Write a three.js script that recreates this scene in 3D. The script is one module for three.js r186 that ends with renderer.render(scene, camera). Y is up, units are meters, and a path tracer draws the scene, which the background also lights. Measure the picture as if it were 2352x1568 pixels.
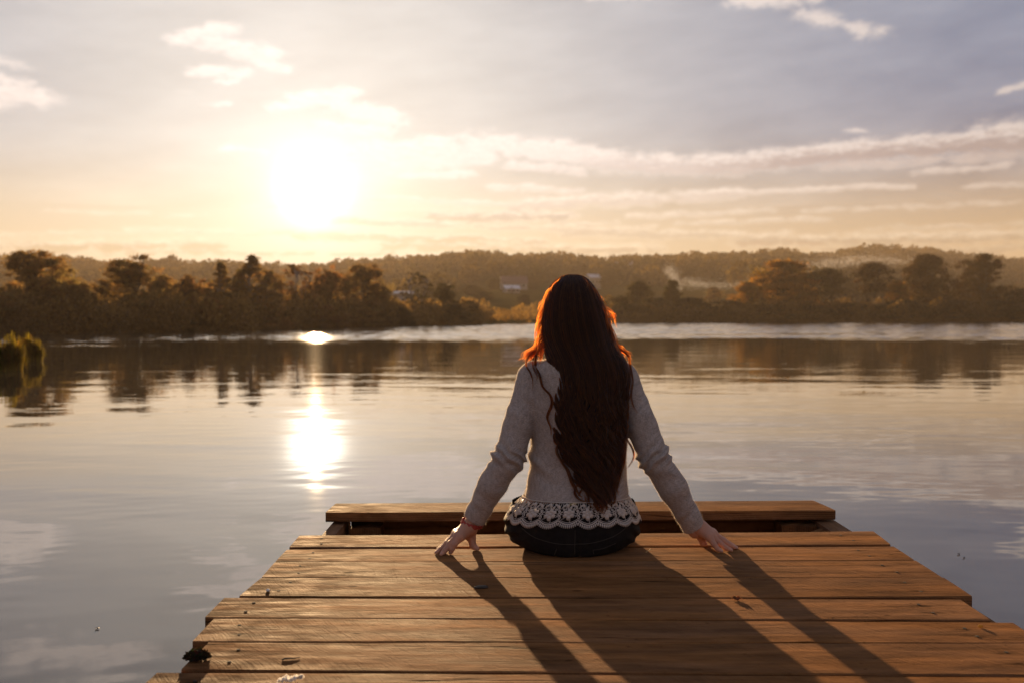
import * as THREE from 'three';
import { mergeGeometries, toCreasedNormals } from 'three/addons/utils/BufferGeometryUtils.js';

// ------------------------------------------------------------------ camera
const DECK = 0.70;                       // deck top above the water (water is y = 0)
const EYE = 1.435;                       // lens above the water
const camera = new THREE.PerspectiveCamera(37.8, 1.5, 0.1, 6000);
camera.position.set(0, EYE, 0);
camera.rotation.order = 'YXZ';
camera.rotation.set(-THREE.MathUtils.degToRad(1.451), 0, -THREE.MathUtils.degToRad(0.25));
camera.focus = 3.08; camera.userData.fStop = 4.0;
camera.updateMatrixWorld(true);

const scene = new THREE.Scene();
const renderer = new THREE.WebGLRenderer({ antialias: true });
renderer.setSize(1024, 682);
renderer.toneMapping = THREE.LinearToneMapping;
const EXPOSURE = 3.0;
renderer.toneMappingExposure = EXPOSURE;
renderer.shadowMap.enabled = true;

// ------------------------------------------------------------------ small tools
const R = Math.PI / 180, lerp = (a, b, t) => a + (b - a) * t;
const clamp = (x, a = 0, b = 1) => Math.min(b, Math.max(a, x));
const sstep = (a, b, x) => { const t = clamp((x - a) / (b - a)); return t * t * (3 - 2 * t); };
function rng(seed) { let s = seed >>> 0; return () => { s = (s + 0x6d2b79f5) | 0; let t = Math.imul(s ^ (s >>> 15), 1 | s); t = (t + Math.imul(t ^ (t >>> 7), 61 | t)) ^ t; return ((t ^ (t >>> 14)) >>> 0) / 4294967296; }; }
const gauss = (r) => (r() + r() + r() + r() - 2) * 0.866;
const PERM = (() => { const r = rng(77), p = new Uint8Array(512), a = [...Array(256).keys()]; for (let i = 255; i > 0; i--) { const j = Math.floor(r() * (i + 1)); [a[i], a[j]] = [a[j], a[i]]; } for (let i = 0; i < 512; i++) p[i] = a[i & 255]; return p; })();
const GRX = new Float32Array(256), GRY = new Float32Array(256);
for (let i = 0; i < 256; i++) { GRX[i] = Math.cos(i * 2.399); GRY[i] = Math.sin(i * 2.399); }
function noise2(x, y) {                  // gradient noise, about -0.7 .. 0.7
  const xi = Math.floor(x), yi = Math.floor(y), fx = x - xi, fy = y - yi, X = xi & 255, Y = yi & 255;
  const u = fx * fx * fx * (fx * (fx * 6 - 15) + 10), v = fy * fy * fy * (fy * (fy * 6 - 15) + 10);
  const a = PERM[PERM[X] + Y], b = PERM[PERM[X + 1] + Y], c = PERM[PERM[X] + Y + 1], d = PERM[PERM[X + 1] + Y + 1];
  const n0 = GRX[a] * fx + GRY[a] * fy, n1 = GRX[b] * (fx - 1) + GRY[b] * fy, n2 = GRX[c] * fx + GRY[c] * (fy - 1), n3 = GRX[d] * (fx - 1) + GRY[d] * (fy - 1);
  return n0 + (n1 - n0) * u + (n2 - n0) * v + (n0 - n1 - n2 + n3) * u * v;
}
function fbm(x, y, o = 4, gain = 0.5) { let s = 0, a = 1; for (let i = 0; i < o; i++) { s += a * noise2(x + i * 17.3, y - i * 9.1); a *= gain; x *= 2.03; y *= 2.03; } return s; }
const table = (rows, k, x) => {          // piecewise-linear look-up in rows sorted by their first entry
  if (x <= rows[0][0]) return rows[0][k];
  for (let i = 1; i < rows.length; i++) if (x <= rows[i][0]) return lerp(rows[i - 1][k], rows[i][k], (x - rows[i - 1][0]) / (rows[i][0] - rows[i - 1][0]));
  return rows[rows.length - 1][k];
};

// A sight line of the photograph (2352 x 1568 measure) meets a level plane, or a given distance ahead.
const FPX = 2290;
const sight = (x, y) => new THREE.Vector3(x - 1176, 784 - y, -FPX).applyQuaternion(camera.quaternion);
const onLevel = (x, y, level) => { const d = sight(x, y); return d.multiplyScalar((level - EYE) / d.y).add(camera.position); };
const ahead = (x, y, depth) => { const d = sight(x, y); return d.multiplyScalar(depth / -d.z).add(camera.position); };
const azOf = (x) => Math.atan((x - 1176) / FPX);      // bearing of a column, right of straight ahead

// ------------------------------------------------------------------ sun and sky
const SUN_AZ = -11.2 * R, SUN_EL = 7.15 * R;
const sunDir = new THREE.Vector3(Math.sin(SUN_AZ) * Math.cos(SUN_EL), Math.sin(SUN_EL), -Math.cos(SUN_AZ) * Math.cos(SUN_EL));
const sun = new THREE.DirectionalLight(new THREE.Color().setRGB(1, 0.66, 0.34), 5);
sun.name = 'sun';
sun.position.copy(sunDir).multiplyScalar(60);
sun.castShadow = true;
sun.shadow.mapSize.set(2048, 2048);
Object.assign(sun.shadow.camera, { left: -12, right: 12, top: 12, bottom: -12, near: 1, far: 200 });
scene.add(sun, sun.target);

const SKY = (() => {
  const W = 4096, H = 2048, data = new Float32Array(W * H * 4);
  // cloud banks as seen in the photograph's measure, turned into bearing and height: x, y, x, y, thickness, weight, shade of the underside
  const BANKS = [
    [-300, 190, -60, 215, 40, 1, 0.2], [-60, 203, 95, 222, 22, 1.05, 0.15], [0, 178, 60, 190, 15, 0.85, 0.1], [-20, 130, 50, 150, 14, 0.5, 0],
    [400, 88, 440, 95, 10, 0.75, 0], [425, 92, 520, 68, 17, 0.95, 0.1], [500, 100, 620, 130, 22, 1, 0.15], [600, 140, 655, 155, 15, 0.95, 0.1], [455, 165, 560, 168, 13, 1, 0.1], [510, 187, 555, 187, 7, 0.85, 0], [480, 237, 525, 238, 7, 0.7, 0], [410, 210, 440, 210, 6, 0.5, 0],
    [630, 245, 700, 235, 11, 0.95, 0], [690, 232, 800, 220, 20, 1.1, 0.1], [780, 240, 900, 275, 22, 1.1, 0.1], [760, 290, 880, 300, 16, 1, 0.1], [530, 340, 600, 346, 8, 0.85, 0], [880, 270, 940, 290, 9, 0.7, 0],
    [790, 352, 1130, 335, 30, 1.1, 0.15], [900, 375, 1100, 362, 24, 1.1, 0.15], [930, 403, 1090, 400, 9, 1, 0.1],
    [1165, 338, 1400, 362, 26, 1.1, 0.12], [1180, 378, 1340, 395, 13, 0.85, 0.2], [1380, 375, 1700, 385, 25, 1.1, 0.5], [1650, 380, 1950, 358, 24, 1.12, 0.9], [1900, 357, 2352, 325, 27, 1.15, 1], [2300, 328, 2600, 300, 40, 1.15, 1], [1900, 385, 2352, 360, 12, 0.9, 0.4],
    [1180, 472, 1500, 455, 17, 0.95, 0.5], [1400, 468, 1700, 446, 16, 1, 0.4], [1700, 445, 2080, 431, 8, 0.95, 0.2], [1000, 495, 1300, 500, 16, 0.9, 0.8], [760, 500, 1050, 520, 12, 0.85, 0.5],
    [2110, 405, 2310, 385, 9, 0.8, 0.2], [2240, 432, 2400, 428, 8, 0.75, 0.2], [2300, 218, 2400, 190, 8, 0.9, 0.1], [1945, 308, 1985, 306, 8, 0.6, 0],
    [-160, 562, 500, 562, 22, 0.85, 1], [300, 525, 760, 536, 10, 0.9, 0.2], [-60, 540, 300, 530, 8, 0.75, 0.3], [700, 542, 1100, 546, 14, 0.9, 0.8], [900, 565, 1500, 575, 16, 0.9, 0.9], [1300, 535, 1800, 545, 13, 0.85, 0.7], [1700, 556, 2352, 550, 18, 0.9, 1], [1900, 576, 2500, 576, 15, 0.8, 1], [1100, 520, 1500, 530, 10, 0.8, 0.6],
    [1130, 430, 1330, 440, 10, 0.8, 0.2], [850, 455, 1180, 470, 9, 0.75, 0.3], [1450, 500, 1760, 486, 9, 0.8, 0.3], [1230, 522, 1420, 512, 8, 0.8, 0.4], [1560, 515, 1900, 508, 8, 0.75, 0.4], [1850, 488, 2330, 470, 8, 0.6, 0.2], [560, 470, 800, 480, 8, 0.6, 0.1], [120, 480, 480, 492, 7, 0.5, 0.1], [1000, 548, 1260, 556, 8, 0.85, 0.9], [2000, 530, 2352, 522, 8, 0.7, 0.5], [300, 575, 900, 582, 9, 0.8, 0.8],
    [1690, 12, 1850, 8, 20, 0.72, 0], [1850, 40, 2010, 85, 19, 0.72, 0], [1370, 0, 1490, -4, 11, 0.75, 0],
    [80, -62, 260, -78, 45, 1.05, 0.1], [-250, -320, 150, -260, 60, 1, 0.2], [900, -360, 1300, -390, 60, 0.8, 0.2], [1800, -400, 2300, -350, 70, 0.85, 0.2],
  ].map(([x0, y0, x1, y1, th, w, under]) => { const c = (x, y) => { const a = Math.atan((x - 1176) / 2290); return [a / R, Math.atan((726 - y) / 2290 * Math.cos(a)) / R]; }, [a0, e0] = c(x0, y0), [a1, e1] = c(x1, y1); return [a0, e0, a1, e1, th / 40, w, under]; });
  let M = 0, BY = 0, UNDER = 0;                     // results of bank(): weight, place within the bank's thickness, shade of its underside
  const bank = (az, el) => {
    let m = 0, sw = 1e-6, sy = 0, su = 0;
    for (const [a0, e0, a1, e1, th, w, under] of BANKS) {
      if (el < Math.min(e0, e1) - th * 2.4 || el > Math.max(e0, e1) + th * 2.4 || az < a0 - th * 4.5 || az > a1 + th * 4.5) continue;
      const da = a1 - a0, de = e1 - e0, t = clamp(((az - a0) * da + (el - e0) * de) / (da * da + de * de));
      const x = (az - a0 - da * t) * 0.5, y = el - e0 - de * t, g = w * Math.exp(-(x * x + y * y) / (th * th) * 1.05), q = g * g;
      m = Math.max(m, g); sw += q; sy += q * y / th; su += q * under;
    }
    M = m; BY = sy / sw; UNDER = su / sw;
  };
  const cover = (az, el) => {                       // 0 .. 1, and M, BY, UNDER
    const k = 1 / (el + 2), ea = el * (1.5 + 4 * k), wx = 0.5 * noise2(az * 0.5, ea * 0.8) + 0.22 * noise2(az * 1.6, ea * 2.2), wy = 0.16 * noise2(az * 0.5 + 40, ea * 0.8) + 0.1 * noise2(az * 1.8 + 9, ea * 2.4);
    bank(az + wx, el + wy);
    const away = sstep(34, 46, Math.abs(az));       // round the rest of the sky the banks go on at random
    if (away > 0) { M = lerp(M, clamp(0.2 + 0.9 * fbm(az * 0.06, el * 0.16 + 5, 3)), away); BY = lerp(BY, 0.3, away); UNDER = lerp(UNDER, 0.4, away); }
    if (M < 0.02) return 0;
    const n = fbm(az * 0.85 + wx - el * 0.2, ea * 1.05, 7, 0.66);
    return sstep(0.12, 0.80, M * 0.86 + n * 0.46 * Math.min(1, 0.2 + M * 1.2));
  };
  for (let row = 0; row < H; row++) {
    const up = ((row + 0.5) / H - 0.5) * Math.PI, el = up / R, cy = Math.cos(up), sy = Math.sin(up);
    for (let col = 0; col < W; col++) {
      const i = (row * W + col) * 4;
      data[i + 3] = 1;
      if (el < -0.6) { data[i] = 0.2; data[i + 1] = 0.16; data[i + 2] = 0.12; continue; }
      const round = ((col + 0.5) / W - 0.5) * 2 * Math.PI, x = Math.cos(round) * cy, z = Math.sin(round) * cy;
      let az = Math.atan2(x, -z) / R;
      const cosT = clamp(x * sunDir.x + sy * sunDir.y + z * sunDir.z, -1, 1), th = Math.acos(cosT) / R;
      // clear air
      const hi = clamp((el - 8) / 60), back = sstep(40, 120, th);
      let r = lerp(0.112, 0.105, hi), g = lerp(0.172, 0.16, hi), b = lerp(0.305, 0.275, hi);
      r += 0.15 * back; g += 0.13 * back; b += 0.12 * back;
      const h = 1 / (1 + Math.exp((el - 7) / 1.35));
      const hs = lerp(1, 0.95, back);
      r = lerp(r, 0.46 * hs, h); g = lerp(g, 0.315 * hs, h); b = lerp(b, lerp(0.165, 0.24, back), h);
      const near = 1 - 0.22 * Math.exp(-Math.pow(th / 18, 2)), top = 1 - 0.25 * sstep(17, 40, el); r *= near; g *= near; b *= near; r *= top; g *= top; b *= top;
      const glow = 0.97 * Math.exp(-Math.pow(th / 22.5, 1.45)) * lerp(1, 0.8, sstep(17, 32, el));
      r += glow; g += glow * 0.855; b += glow * 0.63;
      const aur = 0.44 * Math.exp(-Math.pow(th / 3.0, 1.5)) + 0.12 * Math.exp(-Math.pow(th / 7, 1.4)) ;
      const core = 6 * Math.exp(-Math.pow(th / 1.15, 2));
      r += aur + core; g += aur * 0.95 + core * 0.95; b += aur * 0.92 + core * 0.8;
      // faint high veil
      if (el > 6) { const v = 0.085 * (fbm(az * 0.10 + el * 0.12, el * 0.42 - az * 0.06, 5, 0.58) + 0.1); r += v; g += v * 0.95; b += v * 0.9; }
      // clouds
      if (el > 0.3 && el < 75) {
        const d = cover(az, el);
        if (d > 0.003) {
          const tex = noise2(az * 1.3, el * 5) * 0.5 + noise2(az * 3.2 + 5, el * 11) * 0.4 + noise2(az * 8, el * 24) * 0.25;
          const s = clamp(UNDER * sstep(0.75, -0.25, BY + tex * 0.9) * sstep(0.25, 0.8, d) * (0.75 + 0.25 * sstep(-1.1, -0.5, BY)));
          const lit = Math.exp(-Math.pow(th / 31, 1.5)), low = sstep(9, 3, el), puff = 1 + 0.16 * tex;
          const lr = (0.54 + 0.93 * lit) * puff, lg = lr * lerp(0.87, 0.81, low), lb = lr * lerp(0.79, 0.58, low);     // sunlit tops
          const dr = 0.31 + 0.46 * lit, dg = dr * lerp(0.80, 0.79, low), db = dr * lerp(0.74, 0.54, low);     // grey-tan bellies
          const cr = lerp(lr, dr, s), cg = lerp(lg, dg, s), cb = lerp(lb, db, s), a = d * lerp(0.72, 0.85, UNDER) * sstep(0.3, 2.0, el);
          r = lerp(r, Math.max(r * 0.8, cr) + core * 0.3, a); g = lerp(g, Math.max(g * 0.78, cg) + core * 0.28, a); b = lerp(b, Math.max(b * 0.72, cb) + core * 0.24, a);
        }
      }
      data[i] = r / EXPOSURE; data[i + 1] = g / EXPOSURE; data[i + 2] = b / EXPOSURE;
    }
  }
  const t = new THREE.DataTexture(data, W, H, THREE.RGBAFormat, THREE.FloatType);
  t.mapping = THREE.EquirectangularReflectionMapping; t.magFilter = t.minFilter = THREE.LinearFilter; t.needsUpdate = true;
  return t;
})();
scene.background = SKY; scene.environment = SKY;
scene.fog = new THREE.FogExp2(new THREE.Color().setRGB(1.0, 0.80, 0.58), 0.00034);

// ------------------------------------------------------------------ naming
const taken = new Map();
function numbered(name) { const n = taken.get(name) ?? 0; taken.set(name, n + 1); return n ? name + '_' + String(n).padStart(3, '0') : name; }
function tag(o, label, category, group, kind) { if (label) o.userData.label = label; if (category) o.userData.category = category; if (group) o.userData.group = group; if (kind) o.userData.kind = kind; return o; }
function add(name, o, parent) { o.name = numbered(name); o.traverse((c) => { if (c.isMesh) c.castShadow = c.receiveShadow = true; }); (parent ?? scene).add(o); return o; }
const mesh = (name, geo, mat, parent) => add(name, new THREE.Mesh(geo, mat), parent);
function group(name, x, y, z) { const g = new THREE.Group(); g.position.set(x, y, z); g.name = numbered(name); scene.add(g); return g; }

// A bag of triangles.
class Bag {
  constructor() { this.p = []; this.n = []; this.c = []; this.u = []; this.f = []; }
  v(x, y, z, nx, ny, nz, r = 1, g = 1, b = 1, s = 0, t = 0) { this.p.push(x, y, z); this.n.push(nx, ny, nz); this.c.push(r, g, b); this.u.push(s, t); return this.p.length / 3 - 1; }
  tube(pts, radii, sides = 6, col = [1, 1, 1]) {
    const T = new THREE.Vector3(), N = new THREE.Vector3(), B = new THREE.Vector3(), up = new THREE.Vector3(0.31, 0.11, 0.94);
    let prev = null, len = 0;
    pts.forEach((q, i) => {
      T.subVectors(pts[Math.min(i + 1, pts.length - 1)], pts[Math.max(i - 1, 0)]).normalize();
      if (!prev) N.crossVectors(T, up).normalize(); else N.copy(prev).addScaledVector(T, -prev.dot(T)).normalize();
      prev = N.clone(); B.crossVectors(T, N);
      if (i) len += q.distanceTo(pts[i - 1]);
      const r = radii.length ? radii[Math.min(i, radii.length - 1)] : radii, at = this.p.length / 3;
      for (let k = 0; k <= sides; k++) {
        const a = k / sides * Math.PI * 2, ca = Math.cos(a), sa = Math.sin(a), nx = N.x * ca + B.x * sa, ny = N.y * ca + B.y * sa, nz = N.z * ca + B.z * sa;
        this.v(q.x + nx * r, q.y + ny * r, q.z + nz * r, nx, ny, nz, ...col, k / sides, len);
      }
      if (i) for (let k = 0; k < sides; k++) { const a = at - sides - 1 + k, b = at + k; this.f.push(a, a + 1, b + 1, a, b + 1, b); }
    });
  }
  leaf(x, y, z, s, r, col, droop = 0) {              // one small diamond of foliage, turned at random
    const a = r() * 6.283, b = Math.acos(2 * r() - 1), ax = Math.sin(b) * Math.cos(a), ay = Math.cos(b) * (1 - droop) - droop, az = Math.sin(b) * Math.sin(a);
    const q = r() * 6.283; let bx = -az * Math.cos(q) + ay * Math.sin(q), by = -ax * Math.sin(q), bz = ax * Math.cos(q);
    const bl = Math.hypot(bx, by, bz) || 1, al = Math.hypot(ax, ay, az) || 1; const w = 0.32 * s / bl, l = 0.5 * s / al;
    let nx = az * by - ay * bz, ny = ax * bz - az * bx, nz = ay * bx - ax * by; const nl = Math.hypot(nx, ny, nz) || 1; nx /= nl; ny /= nl; nz /= nl;
    const i = this.v(x - ax * l, y - ay * l, z - az * l, nx, ny, nz, ...col); this.v(x + bx * w, y + by * w, z + bz * w, nx, ny, nz, ...col);
    this.v(x + ax * l, y + ay * l, z + az * l, nx, ny, nz, ...col); this.v(x - bx * w, y - by * w, z - bz * w, nx, ny, nz, ...col);
    this.f.push(i, i + 1, i + 2, i, i + 2, i + 3);
  }
  geo() {
    const g = new THREE.BufferGeometry();
    g.setAttribute('position', new THREE.BufferAttribute(new Float32Array(this.p), 3)); g.setAttribute('normal', new THREE.BufferAttribute(new Float32Array(this.n), 3));
    g.setAttribute('color', new THREE.BufferAttribute(new Float32Array(this.c), 3)); g.setAttribute('uv', new THREE.BufferAttribute(new Float32Array(this.u), 2));
    g.setIndex(new THREE.BufferAttribute(new Uint32Array(this.f), 1));
    return g;
  }
}
const rgb = (r, g, b) => new THREE.Color().setRGB(r, g, b);
const std = (c, rough = 0.9, more = {}) => new THREE.MeshStandardMaterial({ color: rgb(...c), roughness: rough, ...more });
const phys = (c, rough = 0.9, more = {}) => new THREE.MeshPhysicalMaterial({ color: rgb(...c), roughness: rough, ...more });
function dataTex(W, H, fn, srgb) {
  const d = new Uint8Array(W * H * 4), o = [0, 0, 0];
  for (let y = 0; y < H; y++) for (let x = 0; x < W; x++) { fn(x, y, o); const i = (y * W + x) * 4; d[i] = clamp(o[0]) * 255; d[i + 1] = clamp(o[1]) * 255; d[i + 2] = clamp(o[2]) * 255; d[i + 3] = 255; }
  const t = new THREE.DataTexture(d, W, H, THREE.RGBAFormat); t.magFilter = t.minFilter = THREE.LinearFilter; t.wrapS = t.wrapT = THREE.RepeatWrapping; t.needsUpdate = true;
  if (srgb) t.colorSpace = THREE.SRGBColorSpace;
  return t;
}

// ------------------------------------------------------------------ lake
// distance ahead of the far shore, by photo column
const SHORE = [[-900, 40], [-300, 70], [0, 82], [200, 89], [400, 95], [550, 108], [700, 126], [850, 140], [1000, 156], [1230, 189], [1400, 204], [1700, 194], [2000, 188], [2352, 190], [2700, 170], [3400, 110]];
const shoreAt = (az) => {                            // radius of the shoreline by bearing
  const side = Math.abs(az);
  if (side < 40 * R) { const c = 1176 + FPX * Math.tan(az); return table(SHORE, 1, c) / Math.cos(az); }
  const edge = shoreAt(Math.sign(az) * 39.9 * R);
  return lerp(edge, 13, sstep(40 * R, 150 * R, side));
};
function ruffle(wx, wz) {                            // a light breeze ruffles the far half of the lake
  const rr = Math.hypot(wx, wz) + fbm(wx * 0.045, wz * 0.09, 5, 0.6) * 13;
  return sstep(52, 70, rr) * (0.72 + 0.5 * clamp(0.5 + fbm(wx * 0.03 + 4, wz * 0.12, 3))) * (1 - 0.8 * sstep(-28, -50, wx) * sstep(70, 73, rr) * (1 - sstep(79, 83, rr)));
}
{
  const N = 1024, TILE = 17, r = rng(5), waves = [];
  for (let i = 0; i < 70; i++) {
    const len = 0.16 * Math.pow(22, Math.pow(r(), 1.25)), dir = 90 * R + gauss(r) * 38 * R + (r() < 0.25 ? 0.5 : 0);
    const kx = Math.round(TILE / len * Math.cos(dir)), ky = Math.round(TILE / len * Math.sin(dir));
    if (!kx && !ky) continue;
    const k = Math.hypot(kx, ky), slope = 0.00095 * Math.pow(TILE / k / 0.7, 0.12);
    waves.push([kx, ky, r() * 6.283, slope / k, i % 3]);
  }
  const gx = [0, 1, 2].map(() => new Float32Array(N * N)), gy = [0, 1, 2].map(() => new Float32Array(N * N));
  const S = new Float32Array(4096); for (let i = 0; i < 4096; i++) S[i] = Math.cos(i / 4096 * 6.283185);
  for (const [kx, ky, ph, a, set] of waves) for (let y = 0; y < N; y++) for (let x = 0; x < N; x++) {
    const c = S[Math.floor(((kx * x + ky * y) / N + ph / 6.283185 + 64) * 4096) & 4095] * a; gx[set][y * N + x] += c * kx; gy[set][y * N + x] += c * ky;
  }
  const d = new Float32Array(N * N * 4), tn = (x, y, f, o) => noise2(Math.cos(x * 6.283 / N) * f + o, Math.sin(x * 6.283 / N) * f + Math.cos(y * 6.283 / N) * f * 1.7) + noise2(Math.sin(y * 6.283 / N) * f * 1.7 + o * 2, Math.cos(x * 6.283 / N) * f - 3);
  for (let y = 0; y < N; y++) for (let x = 0; x < N; x++) {
    const i = y * N + x, w = [0.75 + 1.0 * tn(x, y, 1.3, 3), 0.7 + 1.1 * tn(x, y, 1.6, 19), 0.6 + 1.2 * tn(x, y, 1.1, 41)].map((q) => clamp(q, 0.12, 2));
    const sx = -(gx[0][i] * w[0] + gx[1][i] * w[1] + gx[2][i] * w[2]), sy = -(gy[0][i] * w[0] + gy[1][i] * w[1] + gy[2][i] * w[2]), l = 1 / Math.hypot(sx, sy, 1);
    d[i * 4] = sx * l * 0.5 + 0.5; d[i * 4 + 1] = sy * l * 0.5 + 0.5; d[i * 4 + 2] = l * 0.5 + 0.5; d[i * 4 + 3] = 1;
  }
  const ripples = new THREE.DataTexture(d, N, N, THREE.RGBAFormat, THREE.FloatType);
  ripples.wrapS = ripples.wrapT = THREE.RepeatWrapping; ripples.magFilter = ripples.minFilter = THREE.LinearFilter; ripples.needsUpdate = true;
  // breeze: the far water is ruffled, the near water lies smooth
  const M = 1024, SPAN = 520, breeze = dataTex(M, M, (x, y, o) => {
    const far = ruffle((x / M - 0.5) * SPAN, (y / M - 0.5) * SPAN);
    const v = lerp(0.016, 0.06, far);
    o[0] = o[1] = o[2] = v;
  });
  breeze.wrapS = breeze.wrapT = THREE.ClampToEdgeWrapping; breeze.channel = 1;
  const g = new THREE.BufferGeometry(), p = [], n = [], u = [], u1 = [], f = [];
  const rings = [0]; for (let q = 0.6; q < 54; q *= 1.014) rings.push(q); for (let q = 54; q < 212; q += 0.17) rings.push(q); rings.push(225, 260);
  const azs = []; for (let a = -180; a < -40; a += 4) azs.push(a); for (let a = -40; a < 40; a += 0.28) azs.push(a); for (let a = 40; a <= 180; a += 4) azs.push(a);
  const swell = [[0.9, 2.9, 0.0005, 1], [-1.1, 1.9, 0.0004, 4], [2.2, 3.3, 0.0004, 2.2], [0.75, 1.05, 0.0005, 0.3], [-1.6, 4.1, 0.0003, 5]];
  const chop = [[0.5, 8.6, 0.062, 0], [-1.1, 6.4, 0.055, 2], [1.7, 5.1, 0.04, 4], [-0.3, 4.2, 0.03, 1], [2.9, 6.1, 0.034, 3], [-2.6, 4.6, 0.03, 5]];
  rings.forEach((q, i) => azs.forEach((a, j) => {
    const x = Math.sin(a * R) * q, z = -Math.cos(a * R) * q; let y = 0, dx = 0, dz = 0;
    const calm = 0.35 + 0.9 * clamp(0.5 + fbm(x * 0.09, z * 0.16, 3));
    for (const [kx, kz, A, ph] of swell) { const t = kx * x + kz * z + ph + 1.4 * noise2(x * 0.15, z * 0.15), fade = 1 / (1 + Math.pow(q * 0.012 * Math.hypot(kx, kz) * 0.8, 4)); y += A * calm * fade * Math.sin(t); dx += A * calm * fade * kx * Math.cos(t); dz += A * calm * fade * kz * Math.cos(t); }
    if (q > 50 && q < 214 && Math.abs(a) < 42) {      // short wind waves
      const w = ruffle(x, z) * (0.75 + 0.5 * noise2(x * 0.03, z * 0.11)) * sstep(213, 205, q);
      if (w > 0.01) for (const [kx, kz, sl, ph] of chop) { const k = Math.hypot(kx, kz), t = kx * x + kz * z + ph + 2.2 * noise2(x * 0.35 + ph, z * 0.3), A = sl * w / k; y += A * Math.sin(t); dx += A * kx * Math.cos(t); dz += A * kz * Math.cos(t); }
    }
    const l = 1 / Math.hypot(dx, 1, dz);
    p.push(x, y, z); n.push(-dx * l, l, -dz * l); u.push(x / TILE, -z / TILE); u1.push(x / SPAN + 0.5, z / SPAN + 0.5);
    if (i && j) { const c = i * azs.length + j; f.push(c, c - azs.length - 1, c - azs.length, c, c - 1, c - azs.length - 1); }
  }));
  g.setAttribute('position', new THREE.BufferAttribute(new Float32Array(p), 3)); g.setAttribute('normal', new THREE.BufferAttribute(new Float32Array(n), 3));
  g.setAttribute('uv', new THREE.BufferAttribute(new Float32Array(u), 2)); g.setAttribute('uv1', new THREE.BufferAttribute(new Float32Array(u1), 2)); g.setIndex(f);
  const water = phys([0.05, 0.042, 0.03], 1, { ior: 1.72, normalMap: ripples, roughnessMap: breeze });
  tag(mesh('lake_water', g, water), 'calm lake water mirroring the sunset sky and the far trees', null, null, 'structure');
}

// ------------------------------------------------------------------ land
// ridge line: photo column -> photo row of the wooded skyline
const RIDGE = [[-700, 640], [-200, 612], [80, 606], [175, 608], [235, 613], [300, 612], [390, 604], [450, 611], [520, 604], [600, 606], [700, 610], [860, 602], [950, 593], [1070, 590], [1180, 597], [1300, 594], [1380, 604], [1480, 599], [1560, 605], [1600, 598], [1680, 602], [1740, 592], [1810, 586], [1860, 596], [1910, 587], [1980, 582], [2060, 589], [2150, 596], [2230, 607], [2310, 611], [2400, 622], [2900, 660]];
const ridgeTop = (az) => { const c = 1176 + FPX * Math.tan(clamp(az, -50 * R, 50 * R)); return EYE + Math.max(25, (726 - table(RIDGE, 1, c)) / FPX * 890 + 5 * noise2(c * 0.004, 3)) - 9; };
function land(az, r) {
  const s = shoreAt(az), side = 1 - sstep(60 * R, 110 * R, Math.abs(az));
  const top = ridgeTop(az) * side + 9 * (1 - side);
  const mid = sstep(-9 * R, -1 * R, az) * (1 - sstep(14 * R, 24 * R, az));    // the village slope
  const d = r - s;
  let h = -0.5 + 1.1 * sstep(0, 5, d) + 1.4 * sstep(5, 60, d);
  h += mid * (2 * sstep(30, 90, d) + 8 * sstep(60, 230, d) + 9 * sstep(230, 420, d));
  h = lerp(h, top, Math.pow(sstep(s + 180, 890, r), 1.25));
  if (r > 900) h -= (r - 900) * 0.012;
  h += fbm(Math.sin(az) * r * 0.02, Math.cos(az) * r * 0.02, 3) * 0.5 * sstep(4, 60, d);
  return h;
}
const landAt = (x, z) => land(Math.atan2(x, -z), Math.hypot(x, z));
{
  const p = [], c = [], f = [], azs = [], ks = [];
  for (let a = -180; a < -40; a += 3) azs.push(a); for (let a = -40; a < 40; a += 0.4) azs.push(a); for (let a = 40; a <= 180; a += 3) azs.push(a);
  for (let k = 0; k <= 64; k++) ks.push(k / 64);
  azs.forEach((a, j) => ks.forEach((k, i) => {
    const az = a * R, s = shoreAt(az) - 3, r = s + (k < 0.35 ? k / 0.35 * 60 : 60 + Math.pow((k - 0.35) / 0.65, 1.8) * (3200 - s - 60));
    const x = Math.sin(az) * r, z = -Math.cos(az) * r; p.push(x, land(az, r), z);
    const n = 0.75 + 0.5 * fbm(x * 0.03, z * 0.03, 4), dry = clamp(0.5 + fbm(x * 0.012 + 3, z * 0.012, 3));
    c.push(n * lerp(0.04, 0.085, dry), n * lerp(0.042, 0.062, dry), n * lerp(0.014, 0.02, dry));
    if (i && j) { const q = j * ks.length + i; f.push(q, q - ks.length - 1, q - 1, q, q - ks.length, q - ks.length - 1); }
  }));
  const g = new THREE.BufferGeometry();
  g.setAttribute('position', new THREE.BufferAttribute(new Float32Array(p), 3)); g.setAttribute('color', new THREE.BufferAttribute(new Float32Array(c), 3)); g.setIndex(f); g.computeVertexNormals();
  tag(mesh('hill_terrain', g, phys([1, 1, 1], 1, { vertexColors: true, side: THREE.DoubleSide, specularIntensity: 0 })), 'grassy banks rising to a long low hill behind the lake', null, null, 'structure');
}

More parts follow.
